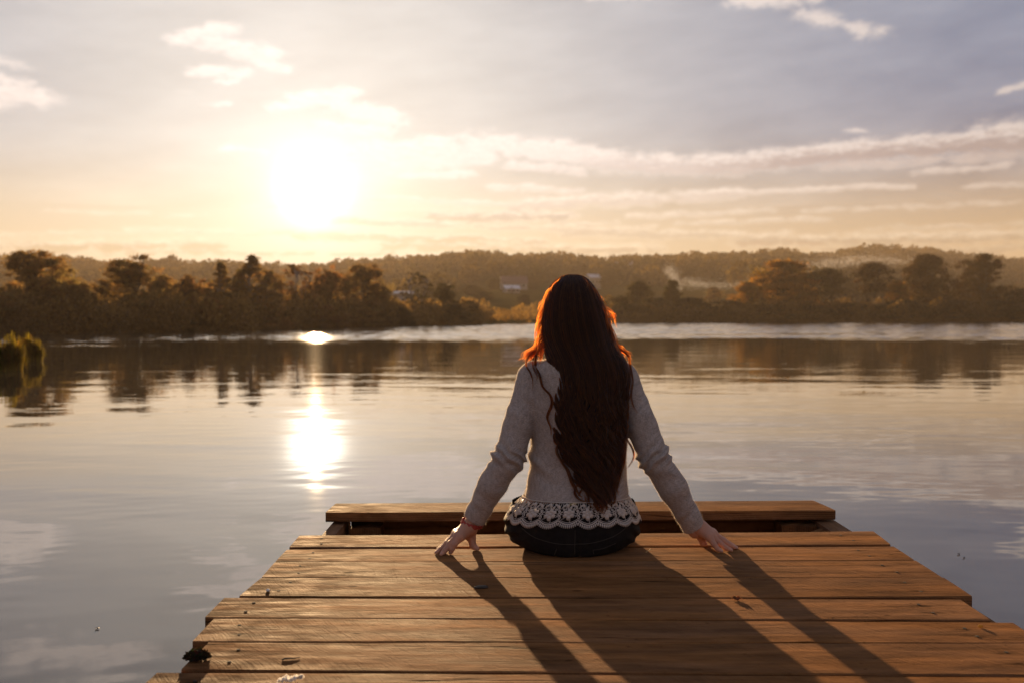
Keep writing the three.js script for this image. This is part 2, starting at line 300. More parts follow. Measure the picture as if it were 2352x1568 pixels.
// ------------------------------------------------------------------ foliage
const leafMat = (c, t = 0.42) => phys(c, 0.95, { transmission: t, thickness: 0, side: THREE.DoubleSide, vertexColors: true, specularIntensity: 0.25 });
const LEAF = { olive: leafMat([0.0620, 0.0465, 0.0136], 0.4), brown: leafMat([0.235, 0.145, 0.045], 0.62), gold: leafMat([0.25, 0.125, 0.016], 0.55), dark: leafMat([0.0217, 0.0161, 0.0068], 0.3), rust: leafMat([0.26, 0.135, 0.042], 0.6), umber: leafMat([0.0620, 0.0360, 0.0118], 0.4), wood: leafMat([0.0744, 0.0558, 0.0174], 0.42) };  // autumn hues; brown, rust, gold brightened to paint in flare and backlight glow
const BARK = std([0.055, 0.042, 0.032], 0.95), PALE_BARK = std([0.22, 0.19, 0.16], 0.9);
const vec = (x, y, z) => new THREE.Vector3(x, y, z);

// One tree of height 10: { wood, crown }.  shape gives crown radius by height.
function grow(kind, seed) {
  const r = rng(seed * 131 + 7), wood = new Bag(), crown = new Bag();
  const K = {
    oval: { lo: 0.9, rad: (t) => 3.3 * Math.pow(Math.sin(Math.PI * clamp(0.08 + t * 0.9)), 0.7), n: 150, leaves: 64, size: 0.34, rc: 0.72, stems: 1 },
    broad: { lo: 0.9, rad: () => 4, n: 290, leaves: 92, size: 0.205, rc: 0.52, stems: 2, lobes: 11 },
    slim: { lo: 1.4, rad: (t) => 2.5 * Math.pow(1 - t, 0.8) * sstep(0, 0.15, t) + 0.08, n: 120, leaves: 70, size: 0.2, rc: 0.48, stems: 1 },
    airy: { lo: 3.2, rad: (t) => 2.6 * Math.pow(Math.sin(Math.PI * clamp(0.12 + t * 0.85)), 0.6), n: 62, leaves: 72, size: 0.2, rc: 0.55, stems: 2 },
    dome: { lo: 1.2, rad: (t) => 4.6 * Math.pow(Math.max(0, 1 - Math.pow(t, 2.2)), 0.5) * (0.75 + 0.25 * t), n: 180, leaves: 120, size: 0.25, rc: 0.75, stems: 3 },
    umbrella: { lo: 5.2, rad: (t) => 4.4 * Math.pow(Math.max(0, 1 - Math.pow(t, 2.4)), 0.5) * (0.55 + 0.45 * t), n: 80, leaves: 90, size: 0.26, rc: 0.75, stems: 5 },
    bush: { lo: 0.3, rad: (t) => 7 * Math.pow(Math.max(0, 1 - Math.pow(t, 2)), 0.5), n: 130, leaves: 110, size: 0.42, rc: 1.25, stems: 5 },
  }[kind];
  const lobes = [];                                  // broad crowns are built of several rounded heads
  if (K.lobes) { for (let i = 0; i < K.lobes; i++) { const top = i < 4, a = i * 2.4 + r() * 0.8, d = top ? 0.2 + 1.4 * r() : 1.9 + 1.5 * r(), q = top ? 1.55 + 0.75 * r() : 1.4 + 0.9 * r(); lobes.push([Math.cos(a) * d, top ? (i === 0 ? 10 - q : 6.6 + 1.9 * r()) : 1.4 + 4.2 * r(), Math.sin(a) * d, q]); } lobes.push([0, 5.6, 0, 2.5], [0.6, 3, -0.5, 2.6], [-0.5, 7.2, 0.3, 1.7]); }
  const trunks = [];
  for (let s = 0; s < K.stems; s++) {
    const a = r() * 6.283, lean = K.stems > 1 ? 0.5 + r() * 2.2 * (kind === 'umbrella' || kind === 'bush' ? 1.2 : 0.7) : 0.35 * r(), top = kind === 'bush' ? 7 : 8.8, pts = [], rad = [];
    const r0 = kind === 'bush' ? 0.12 : (0.16 + 0.1 * r()) * (kind === 'slim' ? 0.7 : 1) * (K.stems > 1 ? 0.8 : 1.15);
    for (let i = 0; i <= 9; i++) { const t = i / 9; pts.push(vec(Math.cos(a) * lean * Math.pow(t, 1.3) + 0.22 * noise2(t * 3 + s * 7, seed), t * top, Math.sin(a) * lean * Math.pow(t, 1.3) + 0.22 * noise2(t * 3 + s * 7 + 50, seed))); rad.push(r0 * (1 - t * 0.82) + (i ? 0 : r0 * 0.35)); }
    wood.tube(pts, rad, 6); trunks.push(pts);
  }
  const tint = () => 0.62 + 0.7 * r();
  for (let k = 0; k < K.n; k++) {
    const t = k < K.n * 0.05 ? 0.9 + 0.1 * r() : Math.pow(r(), 1.12), y = K.lo + t * (10 - K.lo), a = r() * 6.283, lump = 0.78 + 0.5 * noise2(Math.cos(a) * 1.7 + seed, t * 3.1 + Math.sin(a) * 1.7);
    const q = Math.sqrt(0.12 + 0.88 * r()) * K.rad(t) * lump, c = vec(Math.cos(a) * q, Math.min(10, y + 0.5 * noise2(a * 2, t * 4)), Math.sin(a) * q);
    if (K.lobes) { const L = lobes[k % lobes.length], u = 2 * r() - 1, w = Math.sqrt(1 - u * u), p = 6.283 * r(), R3 = L[3] * Math.cbrt(0.25 + 0.75 * r()); c.set(L[0] + R3 * w * Math.cos(p), Math.max(0.4, L[1] + R3 * u), L[2] + R3 * w * Math.sin(p)); }
    const near = trunks[k % trunks.length], from = near[Math.max(1, Math.min(8, Math.floor((c.y - 0.45 * Math.hypot(c.x, c.z) - 0.4) / 8.8 * 9)))];
    const m1 = from.clone().lerp(c, 0.45).add(vec(0, 0.25 + 0.1 * q, 0)); wood.tube([from, m1, c], [0.055, 0.035, 0.012], 4);
    const m = tint(), warm = 0.85 + 0.35 * r(), rc = K.rc * (0.6 + 0.7 * r()) * (kind === 'slim' || kind === 'airy' ? 1.15 - 0.75 * c.y / 10 : 1);
    for (let i = 0; i < K.leaves; i++) {
      const dx = gauss(r) * rc, dy = gauss(r) * rc * 0.72, dz = gauss(r) * rc, v = m * (0.75 + 0.5 * r());
      crown.leaf(c.x + dx, Math.max(0.1, c.y + dy), c.z + dz, K.size * (0.6 + 0.8 * r()), r, [v * warm, v, v * 0.9]);
    }
    if (r() < 0.5) for (let i = 0; i < 7; i++) { const s = 1 + i * 0.16; crown.leaf(c.x * s + gauss(r) * 0.15, c.y + i * 0.07 + gauss(r) * 0.15, c.z * s + gauss(r) * 0.15, K.size * 0.7, r, [m * warm, m, m]); }
  }
  return { wood: wood.geo(), crown: crown.geo() };
}
const GROWN = {};
const grown = (kind, v) => GROWN[kind + v] ??= grow(kind, v * 17 + kind.length * 5 + kind.charCodeAt(0));

// name, kind, variant, leaf, photo column of the middle, photo row of the top, width in photo columns, metres behind the shore, label
const TREES = [
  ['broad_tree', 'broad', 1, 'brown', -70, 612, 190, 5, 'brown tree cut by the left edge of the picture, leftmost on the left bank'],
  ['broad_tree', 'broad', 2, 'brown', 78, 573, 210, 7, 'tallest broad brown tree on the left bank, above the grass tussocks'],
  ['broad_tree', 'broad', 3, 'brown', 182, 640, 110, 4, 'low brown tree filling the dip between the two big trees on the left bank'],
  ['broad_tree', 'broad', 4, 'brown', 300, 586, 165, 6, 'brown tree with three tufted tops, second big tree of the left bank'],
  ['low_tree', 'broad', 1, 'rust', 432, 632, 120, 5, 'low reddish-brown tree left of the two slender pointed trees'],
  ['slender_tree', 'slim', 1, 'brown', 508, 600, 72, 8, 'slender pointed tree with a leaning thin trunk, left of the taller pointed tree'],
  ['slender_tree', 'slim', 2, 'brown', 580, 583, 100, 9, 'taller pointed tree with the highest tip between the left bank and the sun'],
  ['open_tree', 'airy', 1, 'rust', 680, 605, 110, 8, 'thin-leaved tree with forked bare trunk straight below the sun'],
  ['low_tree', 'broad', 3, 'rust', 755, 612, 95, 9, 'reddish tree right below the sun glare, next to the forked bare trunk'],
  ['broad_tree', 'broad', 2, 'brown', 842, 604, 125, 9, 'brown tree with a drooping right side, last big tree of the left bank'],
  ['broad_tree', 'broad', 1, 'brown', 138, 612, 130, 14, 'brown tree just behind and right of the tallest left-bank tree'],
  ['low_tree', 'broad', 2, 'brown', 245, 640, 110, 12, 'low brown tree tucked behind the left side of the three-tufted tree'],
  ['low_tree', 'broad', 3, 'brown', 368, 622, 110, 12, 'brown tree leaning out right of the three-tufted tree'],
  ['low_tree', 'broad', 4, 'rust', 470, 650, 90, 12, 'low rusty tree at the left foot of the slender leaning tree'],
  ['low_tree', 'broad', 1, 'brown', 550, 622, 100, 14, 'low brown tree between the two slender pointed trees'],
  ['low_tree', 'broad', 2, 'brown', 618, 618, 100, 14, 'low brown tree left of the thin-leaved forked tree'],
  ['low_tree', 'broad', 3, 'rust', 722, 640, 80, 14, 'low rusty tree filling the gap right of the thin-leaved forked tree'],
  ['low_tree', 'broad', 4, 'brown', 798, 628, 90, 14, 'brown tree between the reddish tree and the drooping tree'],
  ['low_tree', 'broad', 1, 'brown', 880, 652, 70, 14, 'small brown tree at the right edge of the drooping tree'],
  ['low_tree', 'broad', 4, 'olive', 905, 690, 70, 7, 'low olive bushy tree before the pale flat-roofed shed'],
  ['open_tree', 'airy', 2, 'olive', 958, 624, 75, 9, 'olive tree with a tall round head standing alone right of the pale shed'],
  ['low_tree', 'broad', 1, 'olive', 1020, 652, 90, 9, 'olive tree with a rounded top, right neighbour of the tall round-headed tree'],
  ['low_tree', 'dome', 1, 'olive', 1075, 690, 80, 7, 'low olive shrub-like tree at the right end of the tree group by the meadow'],
  ['broad_tree', 'dome', 2, 'olive', 1470, 648, 90, 24, 'olive tree just right of the woman’s head, behind the round willow hedge'],
  ['broad_tree', 'dome', 1, 'olive', 1545, 645, 65, 20, 'small olive tree beneath the rising white smoke'],
  ['willow_tree', 'dome', 2, 'gold', 1722, 648, 110, 8, 'low golden willow at the left foot of the big domed willow'],
  ['willow_tree', 'dome', 1, 'gold', 1800, 600, 230, 16, 'big golden-brown willow with a wide domed crown on the right bank'],
  ['willow_tree', 'umbrella', 1, 'olive', 1905, 618, 140, 14, 'willow with dark crown between the domed willow and the open bare-stemmed willow'],
  ['willow_tree', 'umbrella', 2, 'umber', 2005, 604, 150, 16, 'open willow whose bare pale-lit stems show sky between them'],
  ['low_tree', 'dome', 2, 'gold', 2062, 645, 75, 10, 'small orange-yellow tree glowing beside the open bare-stemmed willow'],
  ['willow_tree', 'dome', 3, 'umber', 2130, 587, 150, 16, 'tall brown willow left of the highest right-hand willow'],
  ['willow_tree', 'broad', 2, 'umber', 2255, 581, 140, 15, 'highest willow of the right bank, rightmost of the tall ones'],
  ['low_tree', 'dome', 3, 'dark', 2350, 664, 110, 10, 'dark round tree at the right edge of the picture'],
];
for (const [name, kind, v, leaf, cx, topRow, width, back, label] of TREES) {
  const az = azOf(cx), r = shoreAt(az) + back, x = Math.sin(az) * r, z = -Math.cos(az) * r, y = landAt(x, z) - 0.1;
  const h = ahead(cx, topRow, -z).y - y, w = width / FPX * -z, g = grown(kind, v), t = group(name, x, y, z);
  const rr = { oval: 2.6, broad: 4.0, slim: 1.35, airy: 2.1, dome: 4.1, umbrella: 4, bush: 6 }[kind];
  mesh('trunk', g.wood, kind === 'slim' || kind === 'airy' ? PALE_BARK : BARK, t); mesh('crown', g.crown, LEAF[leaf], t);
  t.scale.set(w / 2 / rr, h / 10.3, w / 2 / rr); t.rotation.y = (cx * 0.37) % 6.28;
  tag(t, label, 'tree', null);
}
// shrubs along the banks
const SHRUBS = [
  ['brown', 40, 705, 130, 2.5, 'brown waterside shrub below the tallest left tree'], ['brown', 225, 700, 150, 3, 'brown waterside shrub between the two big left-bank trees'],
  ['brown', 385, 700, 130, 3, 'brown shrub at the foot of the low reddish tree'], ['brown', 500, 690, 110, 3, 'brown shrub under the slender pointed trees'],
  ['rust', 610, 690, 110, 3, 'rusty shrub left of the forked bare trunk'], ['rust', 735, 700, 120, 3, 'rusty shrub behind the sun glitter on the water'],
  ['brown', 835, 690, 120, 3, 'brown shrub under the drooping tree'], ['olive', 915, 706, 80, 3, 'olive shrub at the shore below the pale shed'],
  ['olive', 1030, 700, 110, 3, 'olive shrub under the rounded-top tree'],
  ['olive', 1425, 682, 90, 10, 'round willow shrub right of the woman’s hair, first of the hedge'], ['olive', 1500, 684, 110, 9, 'round willow shrub, second of the hedge from the woman'],
  ['dark', 1590, 686, 120, 8, 'dark willow shrub in the middle of the hedge'], ['dark', 1670, 690, 120, 7, 'dark willow shrub left of the golden willow'],
  ['dark', 1760, 700, 130, 5, 'dark shrub at the foot of the big domed willow'], ['dark', 1860, 702, 140, 5, 'dark rounded shrub in front of the dark-crowned willow'],
  ['dark', 1960, 698, 130, 6, 'dark shrub below the open bare-stemmed willow'], ['dark', 2070, 690, 150, 6, 'dark shrub under the small orange-yellow tree'],
  ['dark', 2180, 690, 150, 6, 'dark shrub between the two tallest right willows'], ['dark', 2290, 692, 140, 6, 'dark shrub left of the round tree at the right edge'],
];
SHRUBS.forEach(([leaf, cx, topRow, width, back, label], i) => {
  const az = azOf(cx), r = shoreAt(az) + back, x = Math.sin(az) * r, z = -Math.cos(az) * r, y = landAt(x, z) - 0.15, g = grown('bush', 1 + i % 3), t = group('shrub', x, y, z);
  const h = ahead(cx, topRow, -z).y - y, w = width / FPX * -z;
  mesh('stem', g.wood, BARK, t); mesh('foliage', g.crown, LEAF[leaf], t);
  t.scale.set(w / 2 / 5.6, h / 10.3, w / 2 / 5.6); t.rotation.y = i * 1.7;
  tag(t, label, 'shrub', null);
});
function clumpGeo(seed, n, rad, size, flat = 0.7) { const b = new Bag(), r = rng(seed); for (let i = 0; i < n; i++) { let x, y, z; do { x = 2 * r() - 1; y = 2 * r() - 1; z = 2 * r() - 1; } while (x * x + y * y + z * z > 1); const l = Math.hypot(x, y, z), k = (0.55 + 0.45 * Math.sqrt(l)) / Math.max(l, 0.2) * l, v = 0.7 + 0.6 * r(); b.leaf(x * k * rad, rad * flat + y * k * rad * flat, z * k * rad, size * (0.6 + 0.8 * r()), r, [v, v, v * 0.9]); } return b.geo(); }
function scatter(name, geo, mat, spots, label) {
  const m = new THREE.InstancedMesh(geo, mat, spots.length), o = new THREE.Object3D(), c = new THREE.Color();
  spots.forEach(([x, y, z, sx, sy, turn, tint], i) => { o.position.set(x, y, z); o.scale.set(sx, sy, sx); o.rotation.y = turn; o.updateMatrix(); m.setMatrixAt(i, o.matrix); m.setColorAt(i, c.setRGB(...tint)); });
  add(name, m); tag(m, label, null, null, 'stuff'); return m;
}
{
  // undergrowth that closes the banks down to the water
  const r = rng(91), spots = [];
  for (let i = 0; i < 1620; i++) {
    const cx = (i > 1280 ? -900 + r() * 760 : -150 + r() * 2650); if (cx > 1105 && cx < 1400 && r() < 0.93) continue;
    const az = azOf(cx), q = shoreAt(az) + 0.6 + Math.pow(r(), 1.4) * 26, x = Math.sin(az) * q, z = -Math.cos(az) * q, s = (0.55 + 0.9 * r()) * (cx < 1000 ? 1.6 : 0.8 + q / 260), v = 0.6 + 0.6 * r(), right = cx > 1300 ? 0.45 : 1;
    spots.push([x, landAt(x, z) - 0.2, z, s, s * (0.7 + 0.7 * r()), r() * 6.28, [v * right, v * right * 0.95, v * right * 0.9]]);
  }
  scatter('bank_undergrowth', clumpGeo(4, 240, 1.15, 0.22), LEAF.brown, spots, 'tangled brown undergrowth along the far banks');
  // sedge at the waterline
  const b = new Bag(), rr = rng(12);
  for (let i = 0; i < 46; i++) { const a = rr() * 6.28, d = rr() * 0.4, h = 0.35 + 0.5 * rr(), l = 0.15 + 0.25 * rr(), x = Math.cos(a) * d, z = Math.sin(a) * d, x2 = x + Math.cos(a) * l, z2 = z + Math.sin(a) * l, w = 0.022, v = 0.7 + 0.6 * rr(); const k = b.v(x - Math.sin(a) * w, 0, z + Math.cos(a) * w, Math.cos(a), 0.4, Math.sin(a), v, v, v); b.v(x + Math.sin(a) * w, 0, z - Math.cos(a) * w, Math.cos(a), 0.4, Math.sin(a), v, v, v); b.v(x2, h, z2, Math.cos(a), 0.4, Math.sin(a), v, v, v); b.f.push(k, k + 1, k + 2); }
  const sedge = [];
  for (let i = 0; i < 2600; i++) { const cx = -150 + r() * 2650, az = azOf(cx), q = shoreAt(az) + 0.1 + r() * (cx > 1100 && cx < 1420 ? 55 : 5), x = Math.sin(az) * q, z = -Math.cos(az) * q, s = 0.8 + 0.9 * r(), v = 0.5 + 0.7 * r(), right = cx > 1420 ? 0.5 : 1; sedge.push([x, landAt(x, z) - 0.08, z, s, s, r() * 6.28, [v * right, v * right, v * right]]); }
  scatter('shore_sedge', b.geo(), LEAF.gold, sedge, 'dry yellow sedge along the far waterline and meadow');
  // wooded hill
  const hill = [];
  for (let i = 0; i < 5800; i++) {
    const cx = i % 8 === 7 ? -1100 + r() * 900 : -260 + r() * 2900, az = azOf(cx); const village = cx > 1040 && cx < 1700;
    let q = i < 900 ? 868 + r() * 40 : (village ? 470 : 330) + Math.pow(r(), 0.8) * (village ? 420 : 560);
    if (village && q < 640 && r() < 0.5) continue;
    q /= Math.cos(az) * 0.5 + 0.5; q = Math.min(q, 905);
    const x = Math.sin(az) * q, z = -Math.cos(az) * q, s = (0.72 + 0.55 * r()) * (i < 900 ? 0.95 : 0.85), v = 0.6 + 0.7 * r(), warm = r();
    hill.push([x, landAt(x, z) - 1.2, z, s, s * (0.85 + 0.4 * r()), r() * 6.28, [v * (0.8 + 0.5 * warm), v * (0.85 + 0.2 * warm), v * 0.8]]);
  }
  scatter('hillside_forest', clumpGeo(8, 170, 5, 1.9, 1.0), LEAF.wood, hill, 'hazy autumn woodland covering the long hill behind the village');
}
// village trees on the slope
[[1085, 655, 60, 330, 'olive', 'hazy bushy tree left of the red-roofed house on the slope'], [1132, 640, 45, 395, 'olive', 'hazy upright tree beside the left gable of the red-roofed house'], [1225, 632, 50, 420, 'olive', 'hazy tree right of the red-roofed house, close to the woman’s hair'],
 [1395, 622, 60, 470, 'olive', 'hazy tree on the slope left of the bluish-roofed house'], [1465, 640, 70, 360, 'olive', 'hazy tree below the bluish-roofed house'], [1345, 660, 60, 330, 'olive', 'hazy tree below the small pale-roofed cottage behind the woman'], [1110, 676, 70, 290, 'olive', 'low bushy tree above the meadow, below the white-roofed shed'], [1205, 684, 60, 280, 'olive', 'low bush at the top of the meadow by the woman’s shoulder'], [1640, 660, 60, 300, 'brown', 'brown tree on the slope right of the white smoke'],
].forEach(([cx, row, width, dist, leaf, label], i) => {
  const az = azOf(cx), r = dist / Math.cos(az), x = Math.sin(az) * r, z = -dist, y = landAt(x, z) - 0.3, h = Math.max(3, ahead(cx, row, dist).y - y), w = width / FPX * dist, g = grown('oval', 1 + i % 4), t = group('village_tree', x, y, z);
  mesh('trunk', g.wood, BARK, t); mesh('crown', g.crown, LEAF[leaf], t); t.scale.set(w / 7.8, h / 10.3, w / 7.8); t.rotation.y = i; tag(t, label, 'tree', null);
});
// houses
const WALLS = [std([0.20, 0.165, 0.135], 0.9), std([0.27, 0.24, 0.215], 0.9), std([0.13, 0.105, 0.09], 0.9)], GLASS = phys([0.03, 0.035, 0.04], 0.08), TRIM = std([0.4, 0.38, 0.35], 0.7);
function house(cx, rowBase, dist, w, d, hWall, hRoof, wall, roofCol, turn, label, category = 'house') {
  const p = ahead(cx, rowBase, dist), y = landAt(p.x, p.z), t = group(category === 'shed' ? 'garden_shed' : 'village_house', p.x, y - 0.3, p.z); t.rotation.y = turn;
  hWall += Math.max(0, p.y - y);
  const walls = new THREE.ExtrudeGeometry(new THREE.Shape([[-w / 2, 0], [w / 2, 0], [w / 2, hWall], [0, hWall + hRoof], [-w / 2, hWall]].map((q) => new THREE.Vector2(...q))), { depth: d, bevelEnabled: false }); walls.translate(0, 0, -d / 2); walls.rotateY(Math.PI / 2);
  mesh('wall', walls, WALLS[wall], t);
  const roof = mesh('roof', (() => { const sl = Math.hypot(w / 2 + 0.4, hRoof * (1 + 0.8 / w)), parts = []; for (const s of [-1, 1]) { const q = new THREE.BoxGeometry(d + 0.8, 0.14, sl); q.rotateX(s * Math.atan2(hRoof, w / 2)); q.translate(0, hWall + hRoof / 2 + 0.1 - 0.1 * hRoof / w, s * (w / 4 + 0.1)); parts.push(q); } return mergeGeometries(parts); })(), std(roofCol, 0.55), t);
  if (category !== 'shed') mesh('chimney', new THREE.BoxGeometry(0.6, 1.6, 0.6).translate(d * 0.22, hWall + hRoof + 0.1, 0.3), WALLS[2], roof);
  for (const sx of [-0.28, 0.1, 0.34]) { const f = mesh('window', new THREE.BoxGeometry(1.1, 1.3, 0.1).translate(sx * d, hWall * 0.62, w / 2 + 0.04), TRIM, t); mesh('pane', new THREE.BoxGeometry(0.85, 1.05, 0.06).translate(sx * d, hWall * 0.62, w / 2 + 0.08), GLASS, f); }
  mesh('door', new THREE.BoxGeometry(0.95, 2, 0.1).translate(-0.08 * d, 1.1, w / 2 + 0.045), WALLS[2], t);
  tag(t, label, category);
}
house(1180, 664, 400, 7, 10, 2.6, 2.6, 1, [0.13, 0.07, 0.055], 0.15, 'red-roofed house on the slope left of the woman’s head');
house(1174, 675, 350, 4, 5, 1.6, 1.1, 1, [0.62, 0.62, 0.62], 0.3, 'small shed with a white roof below the red-roofed house', 'shed');
house(1433, 624, 590, 8, 10, 2.8, 3.2, 0, [0.20, 0.22, 0.27], -0.2, 'house with a bluish roof high on the slope right of the woman’s head');
house(1362, 648, 470, 5, 6, 2.2, 1.6, 1, [0.55, 0.54, 0.53], 0.5, 'cottage with a pale roof just behind the woman’s head');
house(922, 696, 235, 4.2, 5, 2.4, 0.5, 1, [0.65, 0.6, 0.55], 0.05, 'pale flat-roofed shed behind the left-bank trees', 'shed');
// smoke of garden fires: drifting soot and vapour as countless tiny flakes, thinning outwards
function smoke(spots, label, seed) {
  const b = new Bag(), r = rng(seed);
  for (const [cx, row, w, h, dist, n] of spots) for (let i = 0; i < n; i++) { const u = gauss(r), v = gauss(r), k = 1 + 0.6 * noise2(u * 2.2 + cx, v * 2.2), p = ahead(cx + u * w * 0.6 * k, row + v * h * 0.62 * k + 4 * noise2(u * 3 + cx, 1), dist + gauss(r) * w / FPX * dist * 0.5); b.leaf(p.x, p.y, p.z, 0.16 * dist / 300, r, [1, 1, 1]); }
  tag(mesh('smoke', b.geo(), leafMat([0.5, 0.5, 0.5], 0.5)), label, null, null, 'stuff');
}
smoke([[1558, 655, 16, 30, 300, 800], [1548, 638, 20, 30, 302, 900], [1538, 622, 22, 22, 304, 700], [1590, 650, 60, 20, 306, 1100], [1650, 656, 110, 18, 310, 1200]], 'white garden smoke rising from the slope right of the woman', 1);
smoke([[1930, 602, 110, 24, 420, 1900], [1990, 597, 120, 24, 425, 1900], [1890, 610, 80, 20, 415, 900], [2060, 600, 90, 16, 425, 800]], 'thin white smoke drifting behind the right-hand willows', 2);

// grass tussocks in the water at the left edge
function tussock(px, row, width, height, dist, seed, label) {
  const p = ahead(px, row, dist), b = new Bag(), r = rng(seed), W = width / FPX * dist, H = height / FPX * dist, HEADS = Array.from({ length: 7 }, (_, i) => [(r() - 0.5) * W * 0.62, (r() - 0.5) * W * 0.5, 0.62 + 0.42 * r(), 0.7 + 0.7 * r()]);
  for (let i = 0; i < 2600; i++) {
    const hd = HEADS[Math.floor(r() * HEADS.length)], a = r() * 6.283, q = Math.sqrt(r()), d = q * W * 0.17 * hd[3], x = hd[0] + Math.cos(a) * d, z = hd[1] + Math.sin(a) * d, up = H * hd[2] * (1.0 - 0.35 * q * q) * (r() < 0.06 ? 1.3 : 0.55 + 0.5 * r()), a2 = a + gauss(r) * 0.7, out = W * (0.03 + 0.12 * q) * (0.3 + 1.1 * r()), drop = up * (0.1 + 0.85 * r() * q);
    const v = 0.55 + 0.8 * r(), dead = r() < 0.25, col = dead ? [v * 1.3, v * 0.95, v] : [v, v * (0.9 + 0.2 * r()), v * 0.8], w = 0.006 + 0.006 * r(), tx = -Math.sin(a2) * w, tz = Math.cos(a2) * w;
    const path = [[0, 0, 1], [0.2, 0.55, 1], [0.55, 0.95, 0.8], [0.9, 1 - 0.35 * drop / up, 0.5], [1.1, 1 - drop / up, 0.05]];
    path.forEach(([o, y, s], k) => { const X = x + Math.cos(a2) * out * o, Z = z + Math.sin(a2) * out * o, Y = Math.max(-0.03, y * up); b.v(X + tx * s, Y, Z + tz * s, Math.cos(a2), 0.5, Math.sin(a2), ...col); const q2 = b.v(X - tx * s, Y, Z - tz * s, Math.cos(a2), 0.5, Math.sin(a2), ...col); if (k) b.f.push(q2 - 3, q2 - 2, q2, q2 - 3, q2, q2 - 1); });
  }
  const t = group('sedge_tussock', p.x, -0.02, p.z); mesh('blades', b.geo(), leafMat([0.25, 0.185, 0.022], 0.6), t); tag(t, label, 'grass tussock');
}
tussock(4, 848, 95, 74, 27.6, 3, 'yellow-green grass tussock cut by the left edge of the picture, nearer one');
tussock(62, 824, 66, 60, 33.5, 4, 'green grass tussock in the water, right and farther one at the left edge');

// ------------------------------------------------------------------ pier
// one plank's board texture: colour, and height (r) with roughness (g)
function boardMaps(seed, knots, nails = []) {
  const W = 2048, H = 256, LX = 2.9, LY = 0.29, r = rng(seed * 71 + 3), o1 = r() * 90, o2 = r() * 90, tone = 0.86 + 0.26 * r(), freq = 95 + 60 * r(), slant = 0.25 + 0.35 * r(), sawF = 95 + 50 * r();
  const K = knots ?? Array.from({ length: 2 + Math.floor(r() * 3) }, () => [0.15 + r() * 2.5, 0.02 + r() * 0.15, 0.006 + r() * 0.008]);
  const col = new Uint8Array(W * H * 4), hr = new Uint8Array(W * H * 4);
  for (let y = 0; y < H; y++) for (let x = 0; x < W; x++) {
    const X = x / W * LX, Y = y / H * LY;
    let ring = Y + 0.010 * noise2(X * 1.1 + o1, Y * 6 + o2) + 0.004 * noise2(X * 4 + o2, Y * 12), knot = 0;
    for (const [kx, ky, kr] of K) { const dx = (X - kx) * 0.42, dy = Y - ky, d = Math.hypot(dx, dy); ring += dy * 1.15 * Math.exp(-d * d / (kr * kr * 7)); knot = Math.max(knot, sstep(kr * 1.15, kr * 0.6, Math.hypot((X - kx) * 0.75, dy))); }
    let rust = 0; for (const [a, c] of nails) { const dx = (X - a) / 0.026, dy = (Y - c) / 0.009; if (Math.abs(dx) < 3 && Math.abs(dy) < 3) rust = Math.max(rust, Math.exp(-(dx * dx + dy * dy)) * clamp(0.75 + 0.8 * noise2(X * 90, Y * 160))); }
    const grain = Math.sin(ring * freq * 6.283 + 2 * noise2(X * 0.7, Y * 30 + o1)), late = sstep(0.35, 0.95, grain);
    const fibre = noise2(X * 26 + o2, Y * 900) * 0.6 + noise2(X * 7, Y * 420 + o1) * 0.6;
    const sx = X + Y * slant + 0.012 * noise2(X * 3, Y * 7 + o2), saw = 1.5 * noise2(sx * 105, Y * 5 + o1) * clamp(0.55 + 1.3 * noise2(X * 2.6 + o1, Y * 12)) + 0.9 * noise2(sx * 230, Y * 9 + o2) + 0.5 * noise2(sx * 34, Y * 4);
    const stain = fbm(X * 2.6 + o2, Y * 13 + o1, 5, 0.6), ends = sstep(0.6, 0.0, X) * clamp(0.5 + 1.5 * fbm(X * 9, Y * 22 + o1, 3)) + sstep(2.4, 2.9, X) * 0.2, speck = sstep(0.42, 0.6, noise2(X * 55 + o1, Y * 70));
    const check = sstep(0.05, 0.0, Math.abs(noise2(X * 1.3 + o1, Y * 38 + o2))) * sstep(0.1, 0.4, noise2(X * 2.1 + 7, Y * 20 + o1));   // drying checks
    let v = tone * (1.04 - 0.40 * late + 0.42 * fibre + 0.42 * stain + 0.22 * fbm(X * 9 + o1, Y * 26, 3) + 0.07 * saw) * (1 - 0.85 * rust) * (1 - 0.45 * ends) * (1 - 0.5 * speck) * (1 - 0.75 * check) * (1 - 0.55 * knot);
    const grey = clamp(0.25 + 0.8 * fbm(X * 1.4 + 30 + o1, Y * 6, 3), 0, 0.6), i = (y * W + x) * 4;
    col[i] = clamp(v * lerp(0.220, 0.168, grey)) * 255; col[i + 1] = clamp(v * lerp(0.101, 0.093, grey)) * 255; col[i + 2] = clamp(v * lerp(0.039, 0.053, grey)) * 255; col[i + 3] = 255;
    hr[i] = clamp(0.5 + 0.15 * saw - 0.12 * late + 0.14 * fibre + 0.20 * stain - 0.4 * check - 0.10 * knot + 0.05 * speck) * 255;
    hr[i + 1] = clamp(0.70 + 0.10 * late + 0.16 * ends + 0.12 * stain + 0.1 * knot, 0.3, 0.95) * 255; hr[i + 3] = 255;
  }
  return [col, hr].map((d) => { const t = new THREE.DataTexture(d, W, H, THREE.RGBAFormat); t.magFilter = t.minFilter = THREE.LinearFilter; t.wrapS = t.wrapT = THREE.RepeatWrapping; t.needsUpdate = true; return t; });
}
const woodMat = (seed, knots, tint = [1, 1, 1], nails = []) => { const [map, hr] = boardMaps(seed, knots, nails); return phys(tint, 1, { map, bumpMap: hr, bumpScale: 0.006, roughnessMap: hr, specularIntensity: 0.02, specularColor: rgb(1, 0.7, 0.4) }); };
